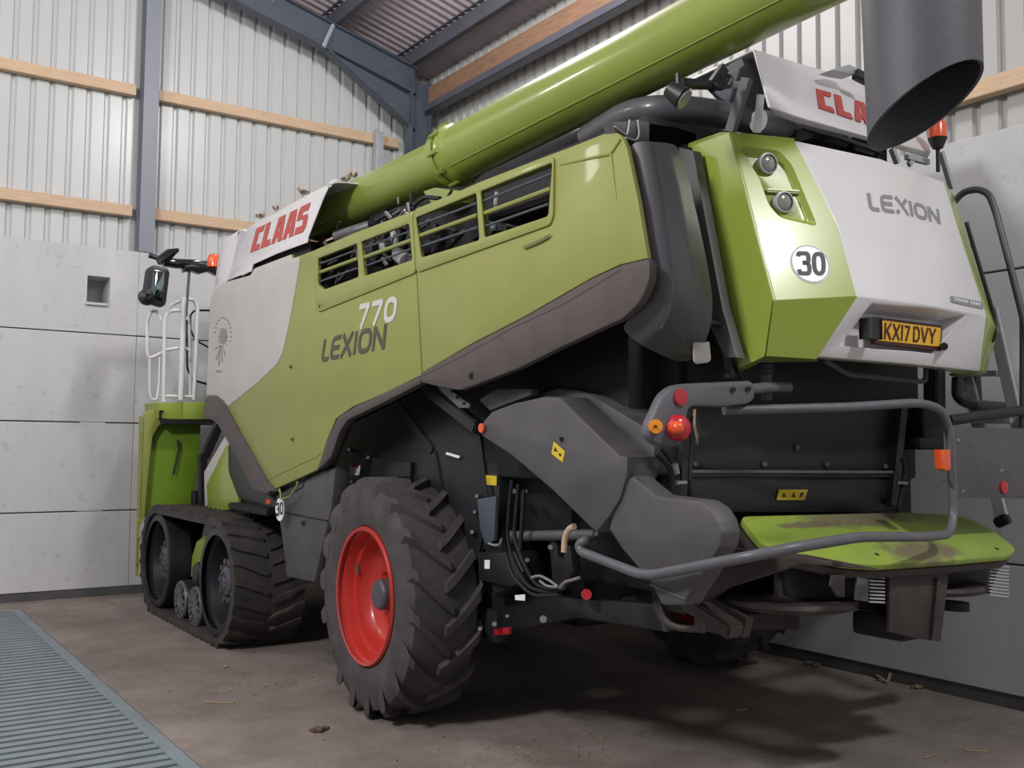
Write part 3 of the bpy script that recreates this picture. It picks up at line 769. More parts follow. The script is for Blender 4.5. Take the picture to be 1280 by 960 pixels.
# work lamp under the tube
wl0 = P(853,122,'Y',3.2)
lt = part('work_lamp', merge([cyl(wl0+Vector((-.04,.05,.05)), wl0, .035, 20, .055), cyl(wl0+Vector((0,.02,.02)), wl0+Vector((0,.03,.12)), .012, 8)]), 'black', 'round black work lamp under the tube')
part('lamp_lens', cyl(wl0+Vector((.004,-.004,-.006)), wl0+Vector((.008,-.01,-.012)), .047, 20), 'lamp', None, lt)
arm = merge([bar(P(850,103,'Y',3.25), P(905,108,'Y',3.25), .05, .03), bar(P(888,110,'Y',3.25), P(905,85,'Y',3.25), .03, .05), tube([P(893,104,'Y',3.22), P(900,110,'Y',3.2), P(914,108,'Y',3.2), P(915,96,'Y',3.2), P(905,92,'Y',3.22)], .008, .02, 8), bar(P(900,108,'Y',3.3), P(910,95,'Y',3.3), .035, .035, bev=.006)])
part('camera_arm', arm, 'black', 'black camera bracket under the tube')
part('camera_bracket_rod', [tube([P(862,108,'Y',3.3), P(925,106,'Y',3.4)], .018, seg=8), bar(P(908,90,'Y',3.5), P(926,78,'Y',3.5), .03, .04)], 'alu')

# ---- ribbed charcoal corner moulding
cols = [([(781,180),(797,246),(809,299),(813,338),(809,366),(797,392),(775,408)], 3.02),
        ([(809,179),(823,250),(834,320),(839,359),(835,388),(825,408),(800,425)], 3.07),
        ([(813,180),(827,252),(838,320),(843,359),(839,390),(829,412),(806,430)], 3.10),
        ([(829,181),(847,258),(859,331),(864,366),(861,400),(851,424),(832,442)], 3.19),
        ([(833,182),(851,260),(863,331),(868,366),(865,402),(856,427),(838,446)], 3.22),
        ([(846,184),(864,258),(882,340),(888,384),(884,410),(876,434),(860,450)], 3.33)]
rows = [[P(*c[0][i], 'X', c[1]) + (Vector((.012, .012, 0)) if j in (1, 2, 3, 4) and False else Vector()) for j, c in enumerate(cols)] for i in range(7)]
me = modded(grid_surf(rows, 0), [('SUBSURF', dict(levels=2, render_levels=2)), ('SOLIDIFY', dict(thickness=.02, offset=-1))])
mo = part('corner_moulding', me, 'dgrey', 'ribbed charcoal plastic corner', smooth=50)
for c0, c1 in ((cols[1], cols[2]), (cols[3], cols[4])):
    mid = [(P(*a, 'X', c0[1])+P(*b, 'X', c1[1]))/2+Vector((-.004,-.006,0)) for a, b in zip(c0[0][:6], c1[0][:6])]
    part('moulding_rib', tube(fillet(mid, .1), .012, seg=8), 'dgrey', None, mo, 60)
# closing strip between moulding and hood
part('rear_pillar', merge([plate([P(x,y,'X',3.45) for x,y in ((848,184),(866,188),(903,385),(921,447),(906,447),(880,395))], (3.45,0,0), (0,1,0), (0,0,1), .06, bev=.006)]), 'cover', 'grey pillar beside the rear hood')
part('upper_rear_bracket', plate([P(x,y,'Y',3.75) for x,y in ((765,152),(800,150),(850,158),(872,166),(872,178),(848,186),(805,180),(782,176),(770,166))], (0,3.75,0), (1,0,0), (0,0,1), .08, bev=.01, n=(0,1,0)), 'grey', 'blue grey bracket above the moulding')
part('bracket_handle', [tube([P(x,y,'Y',3.74) for x,y in ((768,158),(784,170),(787,150))], .006, .02, 6), tube([P(x,y,'Y',3.74) for x,y in ((782,172),(795,176),(799,170),(797,150))], .006, .02, 6)], 'alu')

# ---- air duct crossing the machine, with pale end
dz = P(830,138,'Y',3.75)
part('air_duct', tube([P(735,172,'Y',4.5), P(785,142,'Y',4.1), P(820,136,'Y',3.9), P(870,138,'Y',3.8), P(965,155,'Y',3.7)], .076, .25, 28), 'dgrey', 'large grey air duct', smooth=60)
part('duct_end', tube([P(948,151,'Y',3.62), P(978,157,'Y',3.62), P(989,160,'Y',3.62), P(993,164,'Y',3.66)], [.064,.064,.056,.03], 0, 24), 'alu', 'pale grey duct end', smooth=60)
part('tube_rest_strut', merge([bar(P(934,98,'Y',3.3), P(913,165,'Y',3.4), .035, .05), ]), 'grey')
part('cover_post', bar(P(951,118,'Y',3.3), P(946,166,'Y',3.35), .03, .03), 'railwhite')

# ---- upper rear white cover with red lettering
Yt, Yl, Yb = 3.72, 3.36, 3.40
A = [P(922,67,'Y',Yt+.1), P(942,61,'Y',Yt), P(1000,79,'Y',Yt), P(1085,104,'Y',Yt), P(1150,128,'Y',Yt)]
B = [P(931,90,'Y',Yl+.12), P(963,134,'Y',Yl), P(1000,146,'Y',Yl), P(1090,172,'Y',Yl), P(1164,190,'Y',Yl)]
Cc = [P(945,112,'Y',Yb+.16), P(967,144,'Y',Yb), P(1000,157,'Y',Yb), P(1098,180,'Y',Yb), P(1160,199,'Y',Yb)]
A, B, Cc = A[1:], B[1:], Cc[1:]
D_ = [p+Vector((0,.5,-.02)) for p in A]
tc = part('upper_rear_cover', modded(grid_surf([D_, A, B, Cc], .015), [('BEVEL', dict(width=.02, segments=3, limit_method='ANGLE', angle_limit=math.radians(25)))]), 'white', 'white upper rear cover with red lettering', smooth=40)
def bil(u_, v_):  # on the sloping face, u 0..1, v 0 (low)..1 (top)
    a = B[0].lerp(B[3], u_); b = A[0].lerp(A[3], u_); return a.lerp(b, v_)
nrm = (B[3]-B[0]).cross(A[0]-B[0]).normalized()
part('cover_side', plate([P(x,y,'Y',3.8) for x,y in ((884,106),(926,74),(941,74),(960,118),(966,142),(932,142),(900,122))], (0,3.8,0), (1,0,0), (0,0,1), .03, bev=.004, n=(0,1,0)), 'steelgrey', 'blue grey side of the upper cover')
nrm = nrm if nrm.y < 0 else -nrm
def onf(x, y, d=.01): return PN(x, y, B[1], nrm)+nrm*d
part('brand_lettering', word('CLAAS', [onf(1019,112,.004), onf(1122,142,.004), onf(1130,172,.004), onf(1023,136,.004)], lift=nrm, thick=.004, gap=.12, blocks={k: v for k, v in BLK.items()}), 'reddecal', 'red brand lettering', tc, 0)
part('cover_lamp', merge([plate([P(x,y,'Y',3.5) for x,y in ((1040,87),(1062,80),(1072,85),(1069,93),(1052,90))], (0,3.5,0),(1,0,0),(0,0,1),.1,bev=.006,n=(0,1,0))]), 'alu', 'silver rear work lamp bracket')
part('cover_lamp_body', bar(P(1068,92,'Y',3.5), P(1086,101,'Y',3.48), .05, .06, bev=.008), 'black')
part('roof_fitting', [box(P(x,y,'Y',3.45), P(x+w,y+h,'Y',3.45)+Vector((0,.2,0)), .005) for x,y,w,h in ((1016,156,12,18),(1030,160,30,24),(1068,172,26,22),(1098,182,10,26))]+[tube([P(1000,158,'Y',3.4), P(1050,172,'Y',3.4), P(1100,190,'Y',3.4)], .015, .03, 8)], 'black')
part('roof_rail', [bar(P(1115,186,'Y',3.4), P(1122,204,'Y',3.4), .03,.03), bar(P(1133,196,'Y',3.4), P(1160,203,'Y',3.4), .03, .03), bar(P(1176,190,'Y',3.45), P(1190,236,'Y',3.45), .03, .03), bar(P(1136,206,'Y',3.4), P(1143,196,'Y',3.4), .02, .03)], 'alu')
bc = P(1172,173,'Y',3.3)
bk = part('beacon', merge([cyl(bc+Vector((0,0,-.06)), bc+Vector((0,0,.0)), .03, 20, .055), cyl(bc+Vector((0,0,-.2)), bc+Vector((0,0,-.05)), .012, 10)]), 'black', 'rear beacon on its pole')
part('beacon_lens', lathe([(0,.052),(.08,.05),(.11,.04),(.12,0)], bc, (0,0,1), 24), 'orange', 'orange beacon dome', bk, 45)

# ---- rear hood ---------------------------------------------------
def mir(p): return Vector((9.0-p.x, p.y, p.z))
def col_(pts): return [Vector(p) for p in pts]
SF = col_([(3.58,3.60,3.29),(3.55,3.54,3.26),(3.55,3.44,2.9),(3.55,3.33,2.45),(3.56,3.25,2.13),(3.62,3.3,2.12)])
CR = col_([(3.60,3.40,3.30),(3.55,3.29,3.262),(3.55,3.16,2.86),(3.55,3.03,2.42),(3.57,3.10,2.18),(3.64,3.2,2.16)])
WLt = [P(993,173,'Y',3.30), P(993,176,'Y',3.18), P(1046,280,'Y',2.99), P(1070,370,'Y',2.875), P(1019,446,'Y',3.0), P(1022,449,'Y',3.12)]
CR[2] = CR[1].lerp(CR[3], .46)
fpn = (CR[3]-CR[1]).cross(WLt[3]-CR[1]).normalized()
WLt[1] = PN(993, 176, CR[1], fpn); WLt[2] = PN(1046, 280, CR[1], fpn); WLt[0] = WLt[1]+Vector((0, .12, .02))
CN = []
for i in range(6):
    w = WLt[i]; CN.append(Vector((4.5, w.y-.035, w.z+(.012 if i < 3 else 0))))
colsL = [SF, CR, WLt]
fullcols = [SF, CR, WLt, CN, [mir(p) for p in WLt], [mir(p) for p in CR], [mir(p)+Vector((0, 0, .05 if p.z < 2.3 else 0)) for p in SF]]
rows = [[c[i] for c in fullcols] for i in range(6)]
def dens(rows, n):   # subdivide columns linearly
    return rows
bm = grid_surf(rows, .02)
def hood_piece(c0, c1, extra=None):
    r = [[fullcols[c][i] for c in range(c0, c1+1)] for i in range(6)]
    return grid_surf(r, .02)
# green left piece: planar lamp facet with a pocket, side strip, lower facet
pn = fpn if fpn.y < 0 else -fpn
c0 = (CR[1]+CR[3]+WLt[1]+WLt[3])/4
pocket_px = [(923,182),(974,188),(990,206),(1022,283),(975,272),(961,256),(949,222)]
ua = (WLt[1]-CR[1]).normalized(); va = pn.cross(ua).normalized(); va = va if va.z > 0 else -va
hole2 = roundpoly([Vector(((q-c0).dot(ua), (q-c0).dot(va))) for q in [PN(x, y, c0, pn) for x, y in pocket_px]], .03, 4)
rim3 = [c0+ua*q.x+va*q.y for q in hole2]
pieces = [plate([CR[1], CR[2], CR[3], WLt[3], WLt[2], WLt[1]], c0, ua, va, .012, [rim3], bev=.0008, n=-pn),
          grid_surf([[SF[i], CR[i]] for i in range(6)], .012), grid_surf([[CR[i], WLt[i]] for i in range(3, 6)], .012), grid_surf([[CR[i], WLt[i]] for i in range(2)], .012),
          tube([CR[k]+pn*-.004+Vector((.004,.002,0)) for k in (1, 2, 3, 4)], .011, seg=10), tube([CR[3]-pn*.006+Vector((0,.004,0)), WLt[3]-pn*.006+Vector((0,.004,0))], .009, seg=8), tube([CR[1]-pn*.004, WLt[1]-pn*.006], .008, seg=8), tube([SF[k]+Vector((.006,0,0)) for k in range(5)], .012, seg=8)]
hl = part('rear_hood', merge(pieces), 'green', 'lime green left corner of the rear hood', smooth=16)
cen3 = sum(rim3, Vector())/len(rim3)
lin = bmesh.new(); LL = []
for sc_, dp_ in ((1.0, -.001), (.975, .004), (.88, .03), (.84, .036), (.8, .037)):
    LL.append([lin.verts.new(cen3+(p_-cen3)*sc_-pn*dp_) for p_ in rim3])
K3 = len(rim3)
for a_, b_ in zip(LL, LL[1:]):
    for k in range(K3): lin.faces.new((a_[k], b_[k], b_[(k+1) % K3], a_[(k+1) % K3]))
lin.faces.new(LL[-1])
cb = bmesh.new()
oq = [P(x, y, 'Y', 2.84) for x, y in ((1096,376),(1216,392),(1192,440),(1067,428))]
oq2 = [q+Vector((0,-.3,0)) for q in oq]
iq = [Vector((oq[i].x*.86+.14*4.49, 3.0, (oq[i].z if i > 1 else oq[i].z-.03))) for i in range(4)]
Ls = [[cb.verts.new(p_) for p_ in q_] for q_ in (oq2, oq, iq)]
cb.faces.new(Ls[0]); cb.faces.new(Ls[2][::-1])
for a_ in (0, 1):
    for k in range(4): cb.faces.new((Ls[a_][k], Ls[a_][(k+1) % 4], Ls[a_+1][(k+1) % 4], Ls[a_+1][k]))
bmesh.ops.recalc_face_normals(cb, faces=cb.faces)
cme = bpy.data.meshes.new('cut'); cb.to_mesh(cme); cb.free()
cut = bpy.data.objects.new('cut', cme); COL.objects.link(cut)
cb_ = grid_surf([[fullcols[c][i] for c in range(2, 5)] for i in range(6)], 0)
bmesh.ops.recalc_face_normals(cb_, faces=cb_.faces)
if sum(f.normal.y for f in cb_.faces) > 0: bmesh.ops.reverse_faces(cb_, faces=cb_.faces)
hm = part('rear_hood_centre', modded(cb_, [('TRIANGULATE', dict()), ('SOLIDIFY', dict(thickness=.22, offset=-1)), ('BOOLEAN', dict(object=cut, operation='DIFFERENCE', solver='EXACT')), ('BEVEL', dict(width=.012, segments=3, limit_method='ANGLE', angle_limit=math.radians(15)))]), 'white', 'white centre of the rear hood', smooth=40)
bpy.data.objects.remove(cut)
part('rear_hood_corner', modded(hood_piece(4, 6), [('BEVEL', dict(width=.012, segments=3, limit_method='ANGLE', angle_limit=math.radians(20)))]), 'green', 'lime green right corner of the rear hood', smooth=40)
part('lamp_pocket', lin, 'green', None, hl, 60)
for x, y, r in ((958,205,.05), (978,253,.05)):
    lp = PN(x, y, c0-pn*.022, pn)
    L_ = part('tail_work_lamp', lathe([(-.02,.045),(.012,.052),(.02,.052),(.022,.044)], lp, Vector((-.25,-1,-.05)), 28), 'alu', 'round work lamp in the hood', hl)
    part('lamp_glass', lathe([(.012,.046),(.024,.03),(.028,0)], lp, Vector((-.25,-1,-.05)), 28), 'lamp', None, hl, 60)

a_, b_ = PN(957,238,c0-pn*.025,pn), PN(1000,240,c0-pn*.022,pn)
part('pocket_step', bar(a_, b_, .02, .022, pn, .006), 'green', None, hl)
# speed disc 30
def disc(c, n, r, th=.004, seg=40): return cyl(c, c+n*th, r, seg)
TL_ = tree(hl)
d0, dn0 = hit(TL_, 1012.5, 330)
def drape2(bm, T, n, th):
    for v in bm.verts:
        p, nn, i_, d = T.ray_cast(v.co+n*.1, -n)
        if p is not None: v.co = p+n*th
    return bm
def fan(c, n, r, rings=8, seg=40):
    a = n.orthogonal().normalized(); b = n.cross(a); bm = bmesh.new(); V = [[bm.verts.new(c)]]
    for i_ in range(1, rings+1): V.append([bm.verts.new(c+(a*math.cos(2*PI*k/seg)+b*math.sin(2*PI*k/seg))*r*i_/rings) for k in range(seg)])
    for k in range(seg): bm.faces.new((V[0][0], V[1][k], V[1][(k+1) % seg]))
    for i_ in range(1, rings):
        for k in range(seg): bm.faces.new((V[i_][k], V[i_+1][k], V[i_+1][(k+1) % seg], V[i_][(k+1) % seg]))
    return bm
sd = part('speed_disc', drape2(fan(d0, dn0, .1), TL_, dn0, .003), 'decalwhite', 'white round 30 sticker', hl, 30)
bmr = fan(d0, dn0, .096, 1, 48)
ring_ = bmesh.new(); a_ = dn0.orthogonal().normalized(); b_ = dn0.cross(a_)
vv = [[ring_.verts.new(d0+(a_*math.cos(2*PI*k/48)+b_*math.sin(2*PI*k/48))*rr) for k in range(48)] for rr in (.0935, .096)]
for k in range(48): ring_.faces.new((vv[0][k], vv[1][k], vv[1][(k+1) % 48], vv[0][(k+1) % 48]))
bmr.free()
part('disc_ring', drape2(ring_, TL_, dn0, .0045), 'ink', None, hl, 0)
part('disc_digits', drape(word('30', [hit(TL_, x, y)[0] for x, y in ((995.5,315),(1030,315.5),(1031.5,345),(998,344))], w=.17, gap=.18, lift=dn0, thick=.001), TL_, dn0, .005), 'ink', None, hl, 0)
TC = tree(hm, bpy.data.objects['rear_hood_corner'])
def hq(T, L): return [hit(T, x, y)[0] or P(x, y, 'Y', 2.9) for x, y in L]
cn = hit(TC, 1130, 260)[1]
part('model_lettering', drape(word('LEXION', hq(TC, [(1083.5,241.5),(1173,262),(1175.5,280.5),(1086.5,262.5)]), w=.23, widths=LW, gap=.12, lift=cn), TC, cn), 'lightgreydecal', 'grey model lettering', hm, 0)
# badge
bq = hq(TC, [(1187,369.5),(1228,378),(1228.5,387),(1187.5,377.5)])
u_ = (bq[1]-bq[0]).normalized(); v_ = (bq[0]-bq[3]); v_ = (v_-u_*v_.dot(u_)).normalized(); bn = u_.cross(v_)
bd = part('drive_badge', plate(bq, bq[3]-bn*.004 if bn.y > 0 else bq[3], u_, v_, .006, rnd=.02, bev=.001, n=Vector((0,-1,0)) if abs(bn.y) > .9 else (bn if bn.y < 0 else -bn)), 'lightgreydecal', 'grey badge', hm, 0)
bl_ = bn if bn.y < 0 else -bn
bb = [q+bl_*.007 for q in bq]; ctr = sum(bb, Vector())/4
bb = [ctr+(q-ctr)*.8 for q in bb]; 
part('badge_lettering', word('TERRA TRAC', [bb[0]*.75+bb[3]*.25, bb[1]*.75+bb[2]*.25, bb[2]*.75+bb[1]*.25, bb[3]*.75+bb[0]*.25], w=.2, gap=.2, lift=bl_, thick=.001, widths={' ': .5}), 'decalwhite', None, bd, 0)
# number plate in a recess with lamp boxes
NPq = [P(x, y, 'Y', 2.93) for x, y in ((1099,397.5),(1178,408.5),(1177,437.5),(1096,428))]
npn = Vector((0, -1, 0))
npb = part('number_plate', plate([P(x,y,'Y',2.93) for x,y in ((1096,396),(1178.5,407),(1177,439),(1094,429.5))], (0,2.93,0), (1,0,0), (0,0,1), .03, bev=.004, rnd=.006, n=(0,1,0)), 'plateink', 'yellow number plate in a dark frame')
part('plate_face', plate([P(x,y,'Y',2.926) for x,y in ((1099.5,400),(1176,410),(1175,433.5),(1098.5,425.5))], (0,2.926,0), (1,0,0), (0,0,1), .006, bev=.001, n=(0,1,0)), 'yellowplate', 'yellow face', npb, 0)
part('plate_letters', word('KX17 DVY', [P(x,y,'Y',2.924) for x,y in ((1106,403.2),(1170,411.2),(1169,430),(1105,424))], w=.15, gap=.16, lift=npn, thick=.001, widths={'1': .3, ' ': .15, '7': .8}), 'plateink', 'dark registration letters', npb, 0)
part('plate_lamp', box(P(1087,399,'Y',2.87), P(1101,422,'Y',2.87)+Vector((0,.05,0)), .01), 'black', 'black plate lamp', npb)
part('plate_lamp', cyl(P(1180,433,'Y',2.9), P(1180,433,'Y',2.95), .02, 16), 'black', 'small round plate lamp', npb)
# hollow behind the plate: raised surround on the white centre
rc_ = [(1072,434),(1088,428),(1093,375),(1100,374),(1215,392),(1185,420),(1192,441),(1173,439),(1095,430)]
hood_lo = []
for a, b in (((1093,373),(1216,391)),):
    pass
# ---- things under the hood ----------------------------------------
part('hood_spring', merge([cyl(P(957,446,'Y',3.3), P(957,500,'Y',3.3), .03, 16)]+[lathe([(-.008,.03),(0,.042),(.008,.03)], P(957,450+k*6,'Y',3.3), (0,0,1), 16) for k in range(4)]), 'steelpaint', 'spring strut')
part('hood_spring', merge([cyl(P(1200,462,'Y',3.5), P(1200,490,'Y',3.5), .035, 16)]+[lathe([(-.008,.035),(0,.047),(.008,.035)], P(1200,464+k*5,'Y',3.5), (0,0,1), 16) for k in range(3)]), 'black', 'spring strut')
part('hood_grab_bar', tube(PY([(1030,450),(1060,468),(1150,477),(1157,476),(1157,462)], 3.25), .014, .05, 10), 'grey', 'grey bar under the hood')
part('rear_frame_post', [bar(P(1168,455,'Y',3.6), P(1168,512,'Y',3.6), .1, .1, bev=.01), bar(P(1218,466,'Y',3.6), P(1222,533,'Y',3.6), .05, .06)], 'black')
part('hood_side_trim', tube([P(1208,278,'Y',3.1), P(1222,325,'Y',3.05), P(1243,396,'Y',3.0), P(1244,420,'Y',3.0), P(1240,427,'Y',3.02)], .012, .05, 8), 'black')
part('exhaust_pipe', tube([P(1197,472,'Y',3.5), P(1196,497,'Y',3.5), P(1215,506,'Y',3.45), P(1262,510,'Y',3.4), P(1282,514,'Y',3.3)], .036, .1, 20), 'blackgloss', 'bent black pipe')
part('rear_bumper_arm', tube([P(1185,526,'Y',3.1), P(1225,520,'Y',3.1), P(1300,510,'Y',3.1)], .03, .1, 14), 'black')
part('latch_bracket', [bar(P(1135,535,'Y',3.55), P(1160,505,'Y',3.4), .12, .05, bev=.01), box(P(1155,562,'Y',3.4), P(1180,512,'Y',3.4)+Vector((0,.15,0)), .01), box(P(1150,560,'Y',3.35), P(1180,548,'Y',3.35)+Vector((0,.1,0)), .005)], 'dark')
# ladder and handrails at the right
def ladder_line(x0, y0, x1, y1, X): return P(x0, y0, 'X', X), P(x1, y1, 'X', X)
XL = 5.95
s1 = (P(1240,435,'X',XL), P(1300,655,'X',XL)); 
s2 = (P(1196,452,'X',XL-.0), P(1250,650,'X',XL))
# stiles stand one behind the other along Y
ld = part('access_ladder', bar(s1[0]+Vector((0,0,.25)), s1[1], .03, .075, (0,1,0), .004), 'alu', 'aluminium access ladder')
d_ = (s1[1]-s1[0])
part('ladder_stile', bar(P(1205,455,'X',XL), P(1254,654,'X',XL), .03, .075, (0,1,0), .004), 'alu', None, ld)
for y0, x0, x1 in ((467,1205,1250),(526,1220,1268),(582,1236,1282)):
    part('ladder_rung', bar(P(x0,y0,'X',XL+.01), P(x1,y0,'X',XL+.01), .09, .035, bev=.004), 'alu', None, ld)
part('ladder_foot', bar(P(1250,645,'X',XL-.02), P(1256,657,'X',XL-.02), .06, .09, (0,1,0), .01), 'black', None, ld)
part('access_handrail', tube([P(x,y,'X',5.75) for x,y in ((1193,252),(1204,240),(1222,236),(1236,242),(1244,262),(1262,330),(1281,405),(1290,470))], .021, .09, 14), 'hub', 'dark grey arched handrail')
part('access_handrail', tube([P(1279,400,'X',5.85), P(1279,470,'X',5.85), P(1279,540,'X',5.85)], .021, 0, 12), 'hub', 'dark grey upright rail')

# ---- rear end: curtain, straw chopper deck ------------------------
YC = 3.46
part('rubber_curtain', merge([yplate([(864,508),(1000,506),(1130,505),(1124,560),(1118,594),(864,592)], YC, .02, bev=.004)]), 'curtain', 'black rubber curtain')
lw = part('chopper_housing', merge([yplate([(863,594),(1118,596),(1112,625),(1105,640),(866,641)], YC-.02, .2, bev=.01), bar(P(862,592,'Y',YC-.03), P(1120,593,'Y',YC-.03), .02, .03)]), 'black')
part('housing_rail', bar(P(862,589,'Y',YC-.045), P(1119,590,'Y',YC-.045), .012, .014), 'tuberail', None, lw)
part('curtain_bolt', [cyl(P(x,y,'Y',YC-.02), P(x,y,'Y',YC), .014, 10) for x,y in ((956,580),(1034,580),(997,559),(870,580),(1107,583))], 'steelpaint', None, lw)
part('side_post', [bar(P(1126,505,'Y',YC-.03), P(1112,632,'Y',YC-.03), .06, .06), bar(P(858,500,'Y',YC-.05), P(852,620,'Y',YC-.05), .03,.04), bar(P(866,520,'Y',YC-.06), P(861,600,'Y',YC-.06), .02,.02)], 'black')
part('hydraulic_hose', [tube([P(x,y,'Y',3.35) for x,y in ((1128,573),(1132,590),(1127,610),(1122,640))], .012, .04, 8), tube([P(x,y,'Y',3.35) for x,y in ((820,566),(836,582),(842,600),(843,622))], .014, .04, 8), tube([P(x,y,'Y',3.4) for x,y in ((826,560),(842,580),(848,600),(848,620))], .012, .04, 8)], 'dark')
part('hose_clip', [cyl(P(845,604,'Y',3.33), P(857,603,'Y',3.33), .012, 10), bar(P(1121,603,'Y',3.33), P(1133,604,'Y',3.33), .02,.015), cyl(P(843,580,'Y',3.33), P(846,592,'Y',3.33), .016, 10)], 'steel')
part('rope_end', tube([P(868,512,'Y',3.4), P(867,530,'Y',3.39), P(871,545,'Y',3.39), P(871,555,'Y',3.4)], .009, .03, 6), 'straw', 'frayed rope')
wq = [P(x,y,'Y',YC-.03) for x,y in ((974,612),(1010,612),(1006,625),(971,625))]
wlb = part('warning_label', plate(wq, (0,YC-.03,0), (1,0,0), (0,0,1), .004, bev=.0005, n=(0,1,0)), 'yellow', 'yellow warning label', lw, 0)
part('label_symbols', merge([plate([P(x+dx,y+dy,'Y',YC-.031) for dx,dy in ((0,-3.5),(3,2.5),(-3,2.5))], (0,YC-.031,0),(1,0,0),(0,0,1),.001,bev=.0001,n=(0,1,0)) for x,y in ((980,619),(992,619))]+[plate([P(x,y,'Y',YC-.031) for x,y in ((1001,616),(1005,615),(1003,621),(999,622))], (0,YC-.031,0),(1,0,0),(0,0,1),.001,bev=.0001,n=(0,1,0))]), 'ink', None, wlb, 0)
# deck: sloping green sheet
dk = [P(925,645,'Y',3.32), P(938,663,'Y',3.2), P(955,681,'Y',3.08), P(1012,694,'Y',2.95), P(1055,703,'Y',2.9), P(1095,705,'Y',2.88), P(1180,700,'Y',2.87), P(1262,693,'Y',2.87), P(1270,686,'Y',2.88), P(1258,676,'Y',2.93), P(1238,661,'Y',3.05), P(1215,648,'Y',3.2), P(1190,643,'Y',3.3), P(1130,640,'Y',3.36)]
# flatten on a smooth slope: z from y
ymin, ymax = 2.87, 3.36
def dz_(y): 
    t = (y-ymin)/(ymax-ymin); return 1.185+.235*max(0, t)
dk2 = []
for (x, y) in ((925,645),(938,663),(952,680),(980,688),(1012,694),(1055,703),(1095,706),(1180,701),(1262,694),(1271,686),(1258,675),(1238,661),(1215,649),(1190,643),(1130,640)):
    # intersection with the deck plane through (y 2.87,z 1.185) and (3.36,1.42)
    nrm_ = Vector((0, -.235, .49)).normalized(); dk2.append(PN(x, y, Vector((4.5, 2.87, 1.185)), nrm_))
dn = Vector((0, -.235, .49)).normalized()
deck = part('chopper_deck', plate(dk2, Vector((4.5,2.87,1.185)), (1,0,0), Vector((0,.49,.235)), .035, rnd=.05, bev=.008, n=-dn), 'deck', 'dusty lime green chopper deck', smooth=35)
TD = tree(deck)
def ondeck(pxs, m, name, lab):
    pts = [hit(TD, x, y)[0] for x, y in pxs]
    pts = [p for p in pts if p is not None]
    part(name, plate(pts, pts[0]-dn*.001, (1,0,0), Vector((0,.49,.235)), .0025, rnd=.05, bev=.0002, n=dn), m, lab, deck, 0)
part('deck_hole', [cyl(hit(TD, x, y)[0]+dn*.002, hit(TD, x, y)[0]-dn*.005, .012, 14) for x, y in ((1096,693),(1246,686))], 'dark', None, deck)
# brown frame below the deck
def dp(x, y, dn_=.05): return PN(x, y, Vector((4.5,2.87,1.185-dn_)), dn)
below = [p-dn*.04 for p in dk2]
bl2 = [Vector((4.5+(p.x-4.5)*1.0, p.y+.012, p.z)) for p in below]
part('deck_frame', plate(bl2, bl2[0], (1,0,0), Vector((0,.49,.235)), .045, rnd=.05, bev=.01, n=-dn), 'rust', 'brown dusty frame under the deck')
part('side_beam', merge([plate([P(x,y,'X',3.35) for x,y in ((905,684),(1000,694),(1090,712),(1000,705),(905,735),(880,752),(860,750),(872,728))], (3.35,0,0), (0,1,0), (0,0,1), .05, bev=.006)]), 'rust', 'brown side beam')
# spreader discs and flaps
def dsc(cx, cy, cz, r): return lathe([(-.02,.0),(-.02,r),(0,r+.01),(.02,r),(.02,0)], (cx,cy,cz), (0,0,1), 40)
pl_ = P(990,752,'Y',3.35)
part('spreader_disc', merge([dsc(3.95, 3.32, .99, .34), lathe([(0,.05),(.2,.05),(.2,.0)], (3.95,3.32,1.0), (0,0,1), 20)]), 'rust', 'brown spreader disc')
part('spreader_disc', merge([dsc(5.05, 3.3, .99, .34), lathe([(0,.05),(.2,.05),(.2,.0)], (5.05,3.3,1.0), (0,0,1), 20)]), 'rust', 'brown spreader disc')
part('spreader_housing', [box((3.45,3.5,.93),(5.5,3.75,1.35),.02), box((3.5,3.35,1.1),(3.6,3.6,1.35),.01), yplate([(980,708),(1100,715),(1250,706),(1238,742),(1185,745),(1115,750),(1000,745)], 3.4, .02)], 'dark')
part('under_deck_shield', yplate([(980,708),(1110,714),(1245,704),(1238,730),(1190,744),(1110,772),(1040,752),(985,745)], 3.12, .03, bev=.004), 'dark', 'black shield under the deck')
part('rear_flap', merge([yplate([(1112,716),(1187,712),(1176,802),(1150,799),(1112,790)], 2.98, .02, bev=.003), bar(P(1172,722,'Y',2.97), P(1165,800,'Y',2.97), .015, .02)]), 'rust', 'dark brown hanging flap')
part('disc_drive', [cyl((4.62,3.1,.80),(4.62,3.1,1.1),.09,20), box((4.45,3.0,.78),(4.8,3.3,.9),.02), cyl(P(1190,752,'Y',3.2), P(1190,762,'Y',3.2), .09, 20)], 'dark')
for xa, ya, xb, yb in ((1072,717,1105,752), (1236,706,1260,743)):
    Yb_ = 2.96
    n_ = 9 if xa < 1100 else 10; tilt = 3 if xa > 1200 else -1
    t_ = [bar(P(xa+14 if xa < 1100 else xa, ya+(yb-ya)*k/(n_-1), 'Y', Yb_), P(xb, ya+(yb-ya)*k/(n_-1)+(1 if xa < 1100 else 3), 'Y', Yb_), .012, .008) for k in range(n_)]
    rk = part('deflector_comb', merge(t_), 'alu', 'pale slotted comb')
    if xa < 1100:
        part('comb_plate', yplate([(1072,717),(1086,717),(1085,752),(1070,750)], Yb_-.01, .012, bev=.001), 'grey', None, rk)
        part('side_plate', yplate([(1041,719),(1056,719),(1056,747),(1047,746),(1038,732)], Yb_, .012, bev=.001), 'rust', None, rk)
